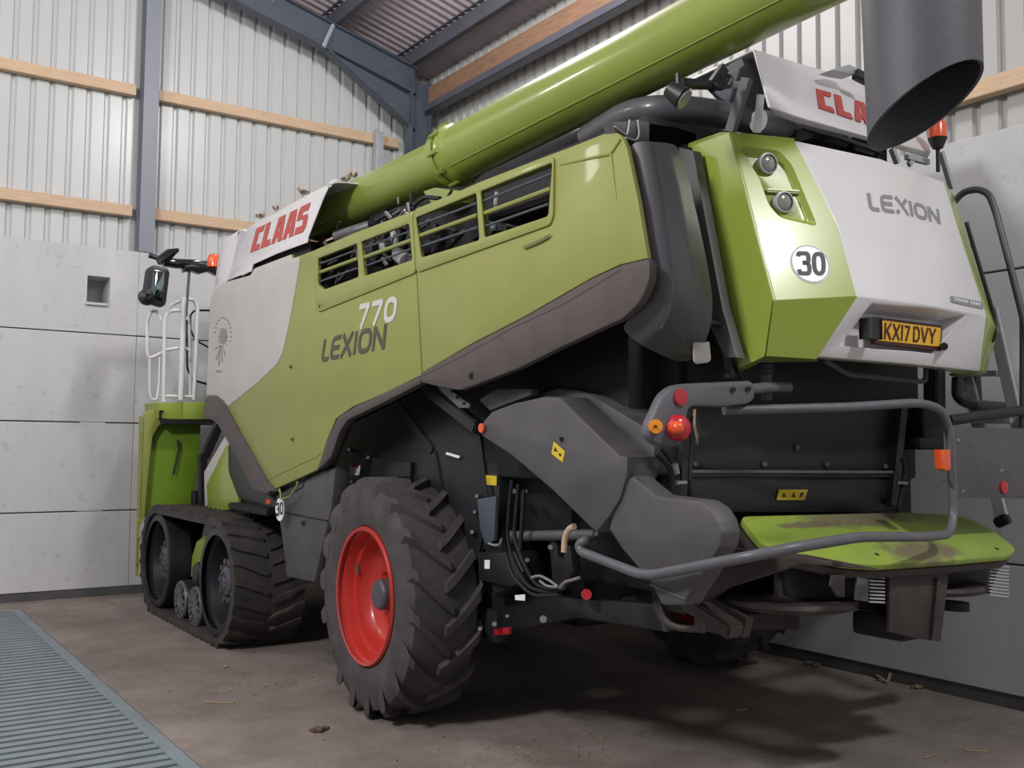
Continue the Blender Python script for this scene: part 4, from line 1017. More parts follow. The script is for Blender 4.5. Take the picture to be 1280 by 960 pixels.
part('lower_bracket', [bar(P(862,752,'X',3.4), P(920,790,'X',3.4), .1, .07, bev=.01), box(P(905,795,'Y',3.3), P(922,770,'Y',3.3)+Vector((0,.2,0)), .01), bar(P(870,745,'X',3.6), P(935,785,'X',3.6), .05, .1), bar(P(900,775,'Y',3.6), P(990,776,'Y',3.6), .1, .08), tube([P(820,752,'X',3.1), P(828,775,'X',3.12), P(845,785,'X',3.15), P(880,787,'X',3.2)], .016, .06, 10)], 'rust', 'brown brackets')

# ---- guard tube, lights -------------------------------------------
gt = [P(905,513,'Y',3.2), P(1060,509,'Y',3.0), P(1150,503,'Y',2.9), P(1178,512,'Y',2.9), P(1189,545,'Y',2.9), P(1190,600,'Y',2.9), P(1192,648,'Y',2.9), P(1186,668,'Y',2.86), P(1160,671,'Y',2.76), P(1075,671,'Y',2.6), P(1000,683,'Y',2.54), P(935,696,'X',2.94), P(806,720.5,'X',2.92), P(727,690,'X',2.92), P(723,681,'X',2.92), P(731,676,'X',2.93), P(741,675,'X',3.05)]
part('guard_tube', tube(gt, .0225, .09, 16), 'tuberail', 'bent grey guard tube', smooth=60)
ls = part('light_bracket', yplate([(812,530),(829,493),(840,483),(855,479.5),(943,475.5),(945,498),(938,505),(905,509),(863,508),(858,530),(858,545),(853,556),(838,560),(820,555),(811,545)], 3.12, .06, rnd=.03, bev=.02), 'tuberail', 'grey left light bracket')
part('bracket_tube', tube([P(930,488,'Y',3.18), P(960,484,'Y',3.18), P(986,484,'Y',3.18)], .026, seg=16), 'tuberail', None, ls)
part('red_reflector', lathe([(0,.0),(0,.036),(.01,.036),(.012,0)], P(850.5,496.5,'Y',3.115), (0,-1,0), 28), 'redlens', 'round red reflector', ls)
tl_ = part('tail_light', lathe([(-.03,.058),(.0,.06),(.03,.055),(.045,.035),(.05,0)], P(846,535,'Y',3.12), (-.25,-1,0), 32), 'redlens', 'round red tail light', ls, 60)
part('indicator_lens', lathe([(.0,.03),(.046,.028),(.056,.015),(.058,0)], P(842.5,535,'Y',3.1), (-.25,-1,0), 24), 'orange', 'orange centre', tl_, 60)
part('amber_reflector', lathe([(0,.0),(0,.03),(.012,.03),(.014,0)], P(819,533,'Y',3.11), (-.5,-1,0), 24), 'amber', 'round amber reflector', ls)
part('reflector_screw', cyl(P(819,533,'Y',3.09)+Vector((-.003,-.008,0)), P(819,533,'Y',3.1), .006, 8), 'dark', None, ls)
part('bracket_bolt', [cyl(P(x,y,'Y',3.105), P(x,y,'Y',3.12), .012, 10) for x,y in ((917,487),(936,486))], 'dark', None, ls)
wp = part('warning_panel', yplate([(1187,534),(1300,536),(1300,623),(1198,622),(1187,600)], 2.88, .02, rnd=.01, bev=.004), 'cover', 'grey right light panel')
part('orange_reflector', yplate([(1176,562),(1188,562),(1189,586),(1185,589),(1178,586)], 2.85, .04, bev=.004), 'orange', 'orange side reflector', wp)
part('red_reflector', lathe([(0,.0),(0,.033),(.01,.033),(.012,0)], P(1254,609,'Y',2.878), (0,-1,0), 28), 'redlens', 'round red reflector', wp)
part('panel_bolt', [cyl(P(x,y,'Y',2.872), P(x,y,'Y',2.88), .009, 10) for x,y in ((1198,550),(1204,614),(1252,588))], 'steel', None, wp)
# pale tag hanging at the moulding
tg = part('hanging_tag', yplate([(867,428),(887,427),(889,449),(886,453),(871,455),(868,452)], 3.25, .008, rnd=.01, bev=.002), 'dustwhite', 'pale hanging tag')
part('tag_neck', yplate([(871,413),(880,412),(880,418),(877,421),(878,429),(874,429),(874,421),(871,418)], 3.25, .008, bev=.001), 'dustwhite', None, tg)
part('tag_arm', [tube([P(x,y,'Y',3.27) for x,y in ((862,406),(893,403),(905,410),(912,425),(922,460),(926,472))], .014, .04, 10), bar(P(904,412,'Y',3.28), P(914,472,'Y',3.28), .03, .03), bar(P(905,470,'Y',3.28), P(925,470,'Y',3.28), .02, .02)], 'black')
# ---- drive covers on the left side ---------------------------------
c1 = part('drive_cover', xplate([(598,536),(605,524),(614,514),(640,504),(680,495),(699,496),(773,568),(784,571),(783,595),(774,625),(762,645),(752,657),(745,666),(737,660),(690,614),(640,571),(601,545)], 2.98, .2, bev=.02), 'cover', 'dark grey slanting belt cover')
part('warning_label', xplate([(692,552),(706,564),(703,578),(689,567)], 2.978, .003, bev=.0005), 'yellow', 'yellow warning label', c1, 0)
part('label_symbols', merge([xplate([(693.5,558),(697.5,565),(692,564)], 2.9775, .001, bev=.0001), xplate([(699,566),(702,568),(701,571),(698,569)], 2.9775, .001, bev=.0001)]), 'ink', None, c1, 0)
part('cover_bolt', cyl(P(702,549,'X',2.972), P(702,549,'X',2.98), .012, 10), 'dark', None, c1)
part('orange_reflector', lathe([(0,.0),(0,.026),(.012,.026),(.014,0)], P(603,535,'X',2.97), (-1,-.1,0), 20), 'orange', 'small orange reflector', c1)
# bulging top of the cover
part('cover_shoulder', merge([plate([P(x,y,'X',3.2) for x,y in ((640,500),(700,484),(740,494),(800,530),(818,558),(817,591),(790,594),(760,560))], (3.2,0,0),(0,1,0),(0,0,1),.25,bev=.02)]), 'cover', None, c1)
c2 = part('chopper_drive_cover', xplate([(782,600),(790,594),(820,619),(876,626),(889,635),(898,650),(902,666),(899,684),(880,715),(858,748),(854,757),(826,757),(812,728),(776,686),(760,662),(765,640)], 3.0, .12, rnd=.01, bev=.018), 'cover', 'dark grey chopper drive cover')
part('cover_seam', tube(PX([(813,731),(857,749)], 2.997), .005, seg=6), 'tuberail', None, c2)
part('inner_cover', xplate([(598,500),(620,486),(663,486),(663,494),(612,513)], 3.1, .06, bev=.006), 'cover')
part('slotted_bracket', xplate([(546,481),(560,484),(587,505),(586,510),(574,510),(549,487)], 3.05, .012, [ [(563,488),(566,488),(566,491),(563,491)], [(570,495),(574,495),(574,498),(570,498)], [(578,503),(582,503),(582,506),(578,506)] ], bev=.002), 'tuberail', 'grey bracket with holes')
# frame members, tanks and fittings in the wheel arch
part('arch_panel', xplate([(418,586),(440,530),(520,490),(556,500),(600,545),(612,640),(596,700),(420,700)], 3.285, .01), 'black')
part('arch_box', xplate([(465,572),(513,578),(511,610),(463,604)], 3.25, .03), 'black')
part('diagonal_frame', [bar(P(500,505,'X',3.3), P(545,565,'X',3.3), .06, .08, (0,0,1), .01), bar(P(545,565,'X',3.3), P(562,650,'X',3.3), .06, .09, (0,1,0), .01), bar(P(530,482,'X',3.15), P(598,535,'X',3.15), .06, .08, (0,0,1), .01), bar(P(470,515,'X',3.35), P(598,540,'X',3.35), .04, .04)], 'black', 'black slanting frame beams')
part('arch_bolt', [cyl(P(x,y,'X',3.265), P(x,y,'X',3.285), .012, 8) for x,y in ((436,562),(460,572),(498,579),(483,595),(439,602))], 'steel')
ar = part('arch_sticker', xplate([(437,581),(450,582),(449,594),(435,594)], 3.278, .003, bev=.0005), 'decalwhite', 'white sticker with a red band', None, 0)
part('sticker_band', xplate([(439,580.5),(448,581.5),(448,584.5),(439,583.5)], 3.2765, .0005, bev=.0001), 'redlens', None, ar, 0)
part('side_tank', xplate([(344,619),(397,591),(419,584),(414,634),(392,728),(358,721),(352,672)], 3.0, .12, rnd=.0, bev=.015), 'cover', 'dark grey side box')
part('tank_seam', merge([tube(PX([(357,641),(409,651)], 2.998), .006, seg=6), tube(PX([(351,624),(378,609),(381,600)], 2.998), .005, .02, 6)]), 'black')
part('tank_latch', cyl(P(379,654,'X',2.985), P(379,654,'X',3.0), .018, 10), 'black')
# speed tag hanging on a green cord
tg2 = part('speed_tag', cyl(P(349.5,637,'X',2.925), P(349.5,637,'X',2.925)+Vector((.004,0,0)), .088, 32), 'decalwhite', 'white round 30 tag on a green cord')
part('tag_digits', word('30', [P(x,y,'X',2.9235) for x,y in ((345,629),(354,627),(354,643),(345,645))], w=.2, gap=.2, lift=(-1,0,0), thick=.001), 'ink', None, tg2, 0)
part('tag_cord', merge([tube([P(x,y,'X',2.93) for x,y in ((372,602),(371,608),(363,620),(352,624))], .008, .03, 6), tube([P(x,y,'X',2.93) for x,y in ((349,611),(351,618),(351,626))], .008, .02, 6)]), 'tubegreen', None, tg2)
part('tag_reflector', cyl(P(335,627,'X',2.97), P(335,627,'X',2.99), .02, 12), 'orange')
# machinery between the wheel and the covers
part('hydraulic_box', [xplate([(592,585),(622,575),(625,640),(614,680),(600,690),(592,640)], 3.3, .2, bev=.01), xplate([(618,690),(637,690),(650,728),(637,735),(597,725),(596,690)], 3.25, .2, bev=.02)], 'wheelblack')
hb = part('hydraulic_plate', xplate([(596,624),(620,620),(617,676),(606,680),(600,660)], 3.24, .03, [], bev=.004), 'steelpaint')
yl = part('warning_label', xplate([(607.5,594),(620.5,595),(620.5,607),(607.5,606)], 3.29, .003, bev=.0005), 'yellow', 'yellow warning label', None, 0)
part('small_sticker', [xplate([(605.5,700),(612,700),(612,711),(605.5,711)], 3.24, .003, bev=.0003), xplate([(643.5,744),(656,743),(656,751),(644,750)], 3.24, .003, bev=.0003), plate([P(x,y,'X',3.26) for x,y in ((558,565),(575,570),(573,573),(557,568))], (3.26,0,0),(0,1,0),(0,0,1),.003,bev=.0003)], 'decalwhite', None, None, 0)
part('vertical_frame', [bar(P(612,600,'X',3.35), P(638,740,'X',3.35), .12, .2, (0,1,0), .01), bar(P(650,600,'X',3.5), P(655,720,'X',3.5), .05, .08, (0,1,0)), xplate([(625,575),(760,680),(740,760),(620,760)], 3.75, .03)], 'dark')
part('cross_tube', merge([tube([P(645,670,'X',3.2), P(700,669,'X',3.25), P(745,668,'X',3.3)], .028, seg=14), cyl(P(640,671,'X',3.2), P(648,671,'X',3.2), .034, 16)]), 'grey', 'dark grey cross tube')
hs = []
for a in ([(640,600),(636,640),(634,670),(640,700),(660,735),(690,742),(705,735)], [(648,605),(645,640),(642,672),(655,705),(668,730),(690,738),(704,730)], [(655,612),(652,660),(650,690)], [(643,690),(650,706),(655,715)], [(632,690),(640,720),(665,745),(700,744)]):
    hs.append(tube(fillet([P(x,y,'X',3.12+.02*R_.random()) for x,y in a], .08), .011, seg=8))
part('hydraulic_hose', hs, 'dark', 'black hydraulic hoses')
part('steel_pipe', [tube(fillet([P(x,y,'X',3.1) for x,y in a], .06), .009, seg=8) for a in ([(665,722),(675,719),(688,726),(698,733)], [(675,726),(684,733),(698,734)], [(700,735),(706,727),(716,725),(724,722)], [(611,679),(618,682),(625,681),(627,673)])], 'steel', 'bright hydraulic pipes')
part('brass_elbow', tube([P(705,690,'X',3.1), P(706,672,'X',3.1), P(711,661,'X',3.1), P(718,658,'X',3.1)], .016, .05, 10), 'timber', 'tan elbow pipe')
part('axle_bracket', [xplate([(686,676),(694,676),(697,695),(704,700),(704,682),(712,682),(716,715),(704,735),(690,725)], 3.25, .06, bev=.006), xplate([(596,740),(650,742),(720,748),(820,755),(830,790),(720,772),(640,788),(598,792)], 3.4, .08, bev=.01)], 'black')
part('red_cap', [xplate([(618,786),(634,784),(634,793),(617,794)], 3.3, .03, bev=.003), cyl(P(733,743,'X',3.3), P(733,743,'X',3.36), .028, 16)], 'redlens', 'small red caps')
part('frame_fitting', [cyl(P(x,y,'X',3.24), P(x,y,'X',3.3), r, 10) for x,y,r in ((600,786,.012),(618,780,.014),(634,770,.01),(679,774,.02),(596,620,.012),(590,665,.012),(606,702,.006),(642,614,.014),(657,614,.01),(652,700,.014),(659,700,.012),(593,640,.01),(688,684,.014),(706,681,.014),(745,667,.012))], 'steel')
part('rear_axle', [box((3.25,5.65,.62),(5.85,6.0,.9),.03), box((3.35,5.0,.56),(3.45,7.2,.75),.01), box((4.3,5.4,.5),(4.7,6.2,1.2),.02), box((3.9,3.9,.85),(5.2,4.4,1.0),.03)], 'black')
part('chopper_body', [box((3.5,3.62,1.0),(5.5,4.6,2.0),.03), box((3.45,4.4,1.2),(5.5,6.0,1.9),.02), box((3.55,3.5,1.9),(5.4,4.0,2.4),.02)], 'dark')
part('ceiling_of_arch', box((3.0,3.5,2.5),(5.9,5.2,2.56),.01), 'dark')

# ---- rear wheels -----------------------------------------------------
def rim_lug_tyre(R0, hw, nlug, seg=120):
    prof = [(-hw*.80,.43),(-hw*.90,.455),(-hw*.985,.52),(-hw,.585),(-hw*.985,.64),(-hw*.94,.68),(-hw*.86,.712),(-hw*.6,.722),(-hw*.3,.728),(0,.73),(hw*.3,.728),(hw*.6,.722),(hw*.86,.712),(hw*.94,.68),(hw,.60),(hw*.985,.52),(hw*.9,.455),(hw*.8,.43)]
    bms = [lathe(prof, (0,0,0), (1,0,0), 96)]
    for sgn in (-1, 1):
        for k in range(nlug):
            th0 = 2*PI*(k+(.5 if sgn > 0 else 0))/nlug
            # centre line of the lug from centre to shoulder; shoulder lags upward at the rear
            N = 9; secs = []
            for i in range(N+1):
                t = i/N
                x = sgn*hw*(-.08+1.07*min(t*1.1, 1))
                th = th0 - (.36*t**1.15)
                base = .725 if t < .8 else .725-.085*((t-.8)/.2)**1.5
                top = (.766 if t < .8 else .766-.062*((t-.8)/.2)**1.4)
                if t > .89: x = sgn*hw*(1.0 if t < .99 else 1.003)
                w_ = .043+.006*t
                secs.append((x, th, base-.03, top, w_))
            bm = bmesh.new(); prev = None
            for (x, th, b_, tp, w_) in secs:
                ring = []
                for (dr, dt) in ((b_, -w_*1.25), (tp, -w_*.85), (tp, w_*.85), (b_, w_*1.25)):
                    a = th+dt; ring.append(bm.verts.new((x-sgn*(.0), dr*math.cos(a), dr*math.sin(a))))
                if prev:
                    for q in range(3): bm.faces.new((prev[q], prev[q+1], ring[q+1], ring[q]))
                else: bm.faces.new(ring)
                prev = ring
            bm.faces.new(prev)
            bmesh.ops.bevel(bm, geom=[e for e in bm.edges if e.is_manifold and e.calc_face_angle(0) > .6], offset=.007, segments=1, affect='EDGES')
            bms.append(bm)
    return merge(bms)
def place(bm, mtx):
    bmesh.ops.transform(bm, matrix=mtx, verts=bm.verts); return bm
def make_wheel(center, rotz, flip, lab):
    mt = Matrix.Translation(center) @ Matrix.Rotation(rotz, 4, 'Z')
    if flip: mt = mt @ Matrix.Rotation(PI, 4, 'Z')
    w = part('rear_wheel', place(rim_lug_tyre(.73, .245, 18), mt), 'rubber', lab, smooth=24)
    pr_ = [(-.235,.418),(-.24,.438),(-.225,.446),(-.205,.44),(-.19,.415),(-.13,.40),(-.12,.365),(-.04,.35),(-.02,.33),(0,.30),(.02,.24),(.015,.16),(.0,.12),(.03,.12),(.05,.3),(.1,.38),(.2,.415),(.235,.44)]
    part('rim', place(lathe(pr_, (0,0,0), (1,0,0), 72), mt), 'red', 'red wheel rim', w, 40)
    part('hub', place(merge([lathe([(-.135,0),(-.135,.085),(-.12,.1),(.03,.11)], (0,0,0), (1,0,0), 36), lathe([(-.0,.12),(-.0,.165),(.02,.17)], (0,0,0), (1,0,0), 36)]), mt), 'hub', 'grey hub', w, 40)
    part('wheel_nuts', place(merge([cyl((-.03,.2*math.cos(a),.2*math.sin(a)), (.02,.2*math.cos(a),.2*math.sin(a)), .017, 6) for a in [2*PI*k/10 for k in range(10)]]), mt), 'red', None, w)
    part('rim_label', place(merge([box((-.128,.33,.1),(-.124,.372,.17))]), mt), 'tuberail', None, w, 0)
    # raised size marking on the sidewall
    q = lambda a, r: Vector((-.2465+.0*r, r*math.cos(a), r*math.sin(a)))
    lt_ = []
    for txt, a0, a1 in (('TT', 1.35, 1.13), ('L1', 1.75, 1.55), ('0 0', .72, .45)):
        r0, r1 = .60, .665
        b_ = word(txt, [q(a0, r1), q(a1, r1), q(a1, r0), q(a0, r0)], w=.2, gap=.25, lift=(-1,0,0), thick=.004)
        lt_.append(b_)
    # marking turned off where the sidewall curves: kept shallow
    for b_ in lt_: b_.free()
    return w
make_wheel(Vector((3.125,5.85,.765)), math.radians(-2.7), False, 'big lugged rear tyre with red rim')
make_wheel(Vector((6.05,5.85,.765)), math.radians(-2.7), True, 'right rear tyre in the dark behind')

# ---- track units -----------------------------------------------------
def belt_path(y1, y2, zc, r, n=20, zmid=None):
    """closed path round two wheels (y2 front, y1 rear); start bottom rear"""
    pts = []
    for k in range(n+1):
        a = -PI/2-PI*k/n; pts.append((y1+r*math.cos(a), zc+r*math.sin(a)))     # rear wheel, bottom -> back -> top
    for k in range(n+1):
        a = PI/2-PI*k/n; pts.append((y2+r*math.cos(a), zc+r*math.sin(a)))
    return pts
def resample(pts, step):
    P_ = [Vector((p[0], p[1])) for p in pts]+[Vector(pts[0])]
    L = [0]
    for i in range(1, len(P_)): L.append(L[-1]+(P_[i]-P_[i-1]).length)
    tot = L[-1]; N = int(round(tot/step)); out = []
    j = 0
    for k in range(N):
        d = tot*k/N
        while L[j+1] < d: j += 1
        t = (d-L[j])/max(1e-9, L[j+1]-L[j]); p = P_[j].lerp(P_[j+1], t); tg_ = (P_[j+1]-P_[j]).normalized()
        out.append((p, tg_))
    return out
def track(x0, x1, sgn, lab):
    y1, y2, zc, r = 8.57, 10.45, .545, .475
    path = resample(belt_path(y1, y2, zc, r), .02)
    N = len(path); bm = bmesh.new()
    rings = []
    for p, t in path:
        nn = Vector((t.y, -t.x))            # outward?
        c_ = Vector(((y1+y2)/2, zc)); 
        if (p+nn*.1-c_).length < (p-nn*.1-c_).length: nn = -nn
        ring = []
        for x, off in ((x0, .0), (x0, .062), (x1, .062), (x1, .0)):
            q = p+nn*off; ring.append(bm.verts.new((x, q.x, q.y)))
        rings.append(ring)
    for i in range(N):
        A_, B_ = rings[i], rings[(i+1) % N]
        for k in range(4): bm.faces.new((A_[k], B_[k], B_[(k+1) % 4], A_[(k+1) % 4]))
    bms = [bm]
    # chevron lugs
    nl_ = 50; xm = (x0+x1)/2
    def at_(d):
        i = int(d % N); p, t = path[i]; nn = Vector((t.y, -t.x)); c_ = Vector(((y1+y2)/2, zc))
        if (p+nn*.1-c_).length < (p-nn*.1-c_).length: nn = -nn
        return p, nn
    for side in (0, 1):
        for k in range(nl_):
            d0_ = N*(k+(.5 if side else 0))/nl_
            b2 = bmesh.new(); prev = None
            xa, xb = (x0-.004, xm-.02) if side == 0 else (x1+.004, xm+.02)
            for i in range(5):
                t = i/4; x = xa+(xb-xa)*t
                d = d0_-(4.6*t if t < .95 else 4.6*t)
                ring = []
                for dd, off in ((-1.25, .035), (-.85, .088), (.85, .088), (1.25, .035)):
                    p, nn = at_(d+dd); q = p+nn*off; ring.append(b2.verts.new((x, q.x, q.y)))
                if prev:
                    for q in range(3): b2.faces.new((prev[q], prev[q+1], ring[q+1], ring[q]))
                else: b2.faces.new(ring)
                prev = ring
            b2.faces.new(prev); bms.append(b2)
    # guide lugs inside
    for k in range(36):
        p, nn = at_(N*k/36); q = p-nn*.05
        bms.append(bar((xm-.035, (p.x+q.x)/2, (p.y+q.y)/2), (xm+.035, (p.x+q.x)/2, (p.y+q.y)/2), .06, .06, (0, nn.x, nn.y)))
    b = part('track_belt', merge(bms), 'trackrubber', lab, smooth=35)
    xo = x0 if sgn < 0 else x1
    s_ = 1 if sgn < 0 else -1
    for yy, nm in ((y1, 'track_drive_wheel'), (y2, 'track_drive_wheel')):
        pr_ = [(.0,.40),(-.0,.455),(.012,.472),(.03,.474),(.22,.474),(.22,.43),(.05,.415),(.07,.38),(.22,.34),(.26,.2),(.26,0)]
        w = part(nm, lathe(pr_, (xo+s_*.02, yy, zc), (s_,0,0), 56), 'wheelblack', 'black track wheel', b, 40)
    hb_ = []
    return b, xo, s_, y1, y2, zc
def track_unit(x0, x1, sgn, lab):
    b, xo, s_, y1, y2, zc = track(x0, x1, sgn, lab)
    for yy in (y1, y2):
        hub = [lathe([(.09,0),(.09,.1),(.11,.125),(.15,.13),(.16,.19),(.27,.2)], (xo, yy, zc), (s_,0,0), 28)]
        for k in range(10):
            a = 2*PI*k/10
            hub.append(cyl((xo+s_*.11, yy+.17*math.cos(a), zc+.17*math.sin(a)), (xo+s_*.28, yy+.17*math.cos(a), zc+.17*math.sin(a)), .026, 8))
        for k in range(8):
            a = 2*PI*k/8
            hub.append(cyl((xo+s_*.075, yy+.07*math.cos(a), zc+.07*math.sin(a)), (xo+s_*.14, yy+.07*math.cos(a), zc+.07*math.sin(a)), .012, 6))
        part('wheel_hub', merge(hub), 'hub', None, b, 40)
    for yy in (9.72, 9.26):
        for xx in (xo+s_*.06, xo+s_*.40):
            pr_ = [(0,.06),(.0,.155),(.01,.175),(.03,.185),(.15,.185),(.16,.17),(.16,0)]
            rl = [lathe(pr_, (xx, yy, .235), (s_,0,0), 32)]
            part('track_roller', merge(rl), 'wheelblack', 'small track roller', b, 40)
            sp_ = [lathe([(.0,.158),(-.006,.165),(-.006,.176),(.01,.184)], (xx, yy, .235), (s_,0,0), 32), lathe([(.02,.0),(-.01,.04),(-.01,.07),(.015,.08)], (xx, yy, .235), (s_,0,0), 20)]
            for k in range(12):
                a = 2*PI*k/12; sp_.append(bar((xx-s_*.002, yy+.06*math.cos(a), .235+.06*math.sin(a)), (xx-s_*.002, yy+.165*math.cos(a), .235+.165*math.sin(a)), .022, .02, (1,0,0)))
            part('roller_spokes', merge(sp_), 'tuberail', 'grey ribbed roller face', b, 40)
    # swing arm
    part('swing_arm', merge([plate([Vector((xo+s_*.22, y, z_)) for y, z_ in ((9.95,.42),(9.93,.62),(9.8,.78),(9.55,.86),(9.25,.86),(9.0,.8),(9.05,.66),(9.35,.66),(9.6,.62),(9.75,.5),(9.8,.4))], (xo+s_*.22,0,0), (0,1,0), (0,0,1), .12, bev=.02, n=(s_,0,0)), cyl((xo+s_*.2,9.45,.53),(xo+s_*.45,9.45,.53),.1,24)]), 'deckgreen', 'lime green swing arm', b)
    part('arm_cap', merge([lathe([(0,0),(0,.08),(.02,.1),(.16,.11),(.16,0)], (xo+s_*.1,9.42,.52), (s_,0,0), 28)]), 'black', None, b)
    return b
track_unit(2.80, 3.42, -1, 'black rubber track belt with chevron lugs')
track_unit(5.58, 6.20, 1, 'right track belt hidden behind')
part('front_axle', [box((3.4,9.2,.4),(5.6,9.7,.9),.03), box((3.5,8.4,.9),(5.5,11.0,1.3),.03)], 'black')

# ---- front: platform, ladder panel, rails, mirror --------------------
YF = 11.0
fp = part('front_panel', merge([yplate([(183,527),(251,527),(250,560),(245,600),(243,634),(236,640),(181,647),(178,630),(182,560)], YF+.1, .04, bev=.008)]), 'shadegreen', 'green panel under the front platform')
part('panel_frame', merge([yplate([(181,517),(190,512),(200,512),(200,523),(213,526),(199,532),(191,545),(189,560),(185,600),(181,646),(176,655),(174,640),(178,590)], YF, .08, bev=.008)]), 'dustgreen', 'lighter green frame edge', fp)
part('panel_cable', tube([P(x,y,'Y',YF+.05) for x,y in ((222,550),(224,562),(221,575),(217,593))], .012, .03, 6), 'black', None, fp)
part('panel_hinge', [bar(P(x,y,'Y',YF-.02), P(x+5,y,'Y',YF-.02), .03,.03) for x,y in ((173,651),(171,672),(169,704))]+[bar(P(176,520,'Y',YF), P(171,720,'Y',YF), .03, .03, (0,1,0))], 'dustgreen', None, fp)
pf = part('front_platform', merge([plate([P(199,503,'Y',10.9), P(228,504,'Y',10.9), P(228,525,'Y',10.9), P(199,523,'Y',10.9)], P(199,503,'Y',10.9), (1,0,0), (0,0,1), .6, bev=.01, n=(0,1,0)),
  box(P(228,526,'Y',10.9), P(262,503,'Y',10.9)+Vector((0,.6,0)), .01)]), 'deckgreen', 'lime green front platform')
part('platform_latch', [bar(P(200,514,'Y',10.88), P(200,524,'Y',10.88), .02, .02), bar(P(199,514,'Y',10.88), P(204,514,'Y',10.88), .02,.02)], 'black', None, pf)
part('platform_bracing', [bar(P(200,527,'Y',11.0), P(268,527,'Y',11.0), .2, .05), bar(P(274,530,'Y',10.3), P(255,572,'Y',10.3), .08, .1, (0,1,0)), bar(P(253,568,'Y',10.3), P(254,636,'Y',10.3), .07, .1, (0,1,0)), box(P(244,615,'Y',10.4), P(250,634,'Y',10.4)+Vector((0,.1,0)), .01)], 'black', 'black struts behind the platform')
def railtube(px, Y, r=.022, c=.1, name='safety_rail', m='railwhite', lab=None): return part(name, tube([P(x,y,'Y',Y) for x,y in px], r, c, 10), m, lab, smooth=60)
railtube([(205,502),(205,470),(206,395),(213,388),(229,388)], 10.95, lab='white tubular safety rail')
railtube([(226,500),(228,440),(230,372)], 10.9, .03, lab='white rail post')
railtube([(206,395),(212,382),(231,373),(243,375),(247,384),(245,440),(242,500)], 11.05, lab='white arched safety rail')
railtube([(229,387),(236,396),(238,430),(238,498)], 11.2, .018, lab='white inner rail')
railtube([(204,438),(229,434),(237,438)], 10.95, .018, lab='white cross rail')
railtube([(202,495),(240,496)], 10.95, .018, lab='white lower cross rail')
railtube([(201,400),(198,390),(190,388),(184,400),(184,440),(186,447),(190,447),(204,440)], 11.0, .018, lab='white outer hand loop')
railtube([(187,448),(187,490),(190,500),(196,499),(199,480),(200,446)], 11.0, .013, .06, lab='thin white hanging loop')
part('mirror_pole', tube([P(237,335,'Y',10.9), P(234,372,'Y',10.9), P(232,395,'Y',10.9)], .016, seg=8), 'steelpaint')
part('thin_rod', [tube([P(x,y,'Y',11.2) for x,y in a], .012, .03, 6) for a in ([(262,388),(243,388),(238,394),(238,412),(244,425),(262,435)], [(233,400),(234,460),(240,475),(262,481)])], 'dark', 'thin black rods')
ma = part('mirror_arm', merge([tube([P(x,y,'Y',10.9) for x,y in ((204,327),(224,330),(240,330),(272,335))], .055, .1, 12), yplate([(230,327),(250,324),(272,328),(272,344),(262,339),(250,342),(240,338),(230,340)], 10.85, .12, bev=.02)]), 'blackgloss', 'black mirror arm')
part('arm_knuckle', [tube([P(x,y,'Y',10.85) for x,y in ((186,319),(196,322),(202,328))], [.03,.03,.045], seg=10), tube([P(x,y,'Y',10.82) for x,y in ((198,327),(212,317),(223,312))], [.05,.055,.02], seg=10)], 'blackgloss', None, ma)
mi = part('wing_mirror', yplate([(190,332),(194,331),(210,335),(213,340),(208,380),(203,384),(180,377),(179,371),(184,336)], 10.8, .1, rnd=.03, bev=.025), 'black', 'tall black wing mirror')
part('mirror_glass', yplate([(192,337),(206,340),(203,377),(187,372)], 10.795, .008, rnd=.02, bev=.002), 'mirror', None, mi)
part('blind_spot_mirror', lathe([(-.03,.03),(0,.085),(.04,.09),(.07,.05),(.08,0)], P(184.5,371,'Y',10.8), (0,1,0), 24), 'black', None, mi)
part('front_beacon', lathe([(-.08,.075),(.0,.075),(.05,.06),(.075,.0)], P(268,325,'Y',10.4), (0,0,1), 24), 'orange', 'orange front beacon', smooth=45)
# body side under the arch
part('inner_white_panel', plate([P(x,y,'X',3.2) for x,y in ((255,590),(290,530),(300,560),(268,640),(256,640))], (3.2,0,0), (0,1,0), (0,0,1), .03, bev=.004), 'dustwhite', 'white inner front panel')
part('inner_green_panel', plate([P(x,y,'X',3.15) for x,y in ((258,606),(283,556),(300,560),(297,636),(260,640))], (3.15,0,0), (0,1,0), (0,0,1), .03, bev=.004), 'green', 'green inner front panel')
part('fuel_tank', plate([P(x,y,'X',3.12) for x,y in ((284,553),(296,560),(335,618),(358,640),(352,640),(312,632),(296,622),(284,590))], (3.12,0,0), (0,1,0), (0,0,1), .4, rnd=.06, bev=.03), 'wheelblack', 'black rounded tank')
part('tank_ledge', bar(P(295,632,'X',3.05), P(345,640,'X',3.05), .15, .06, bev=.01), 'dark')

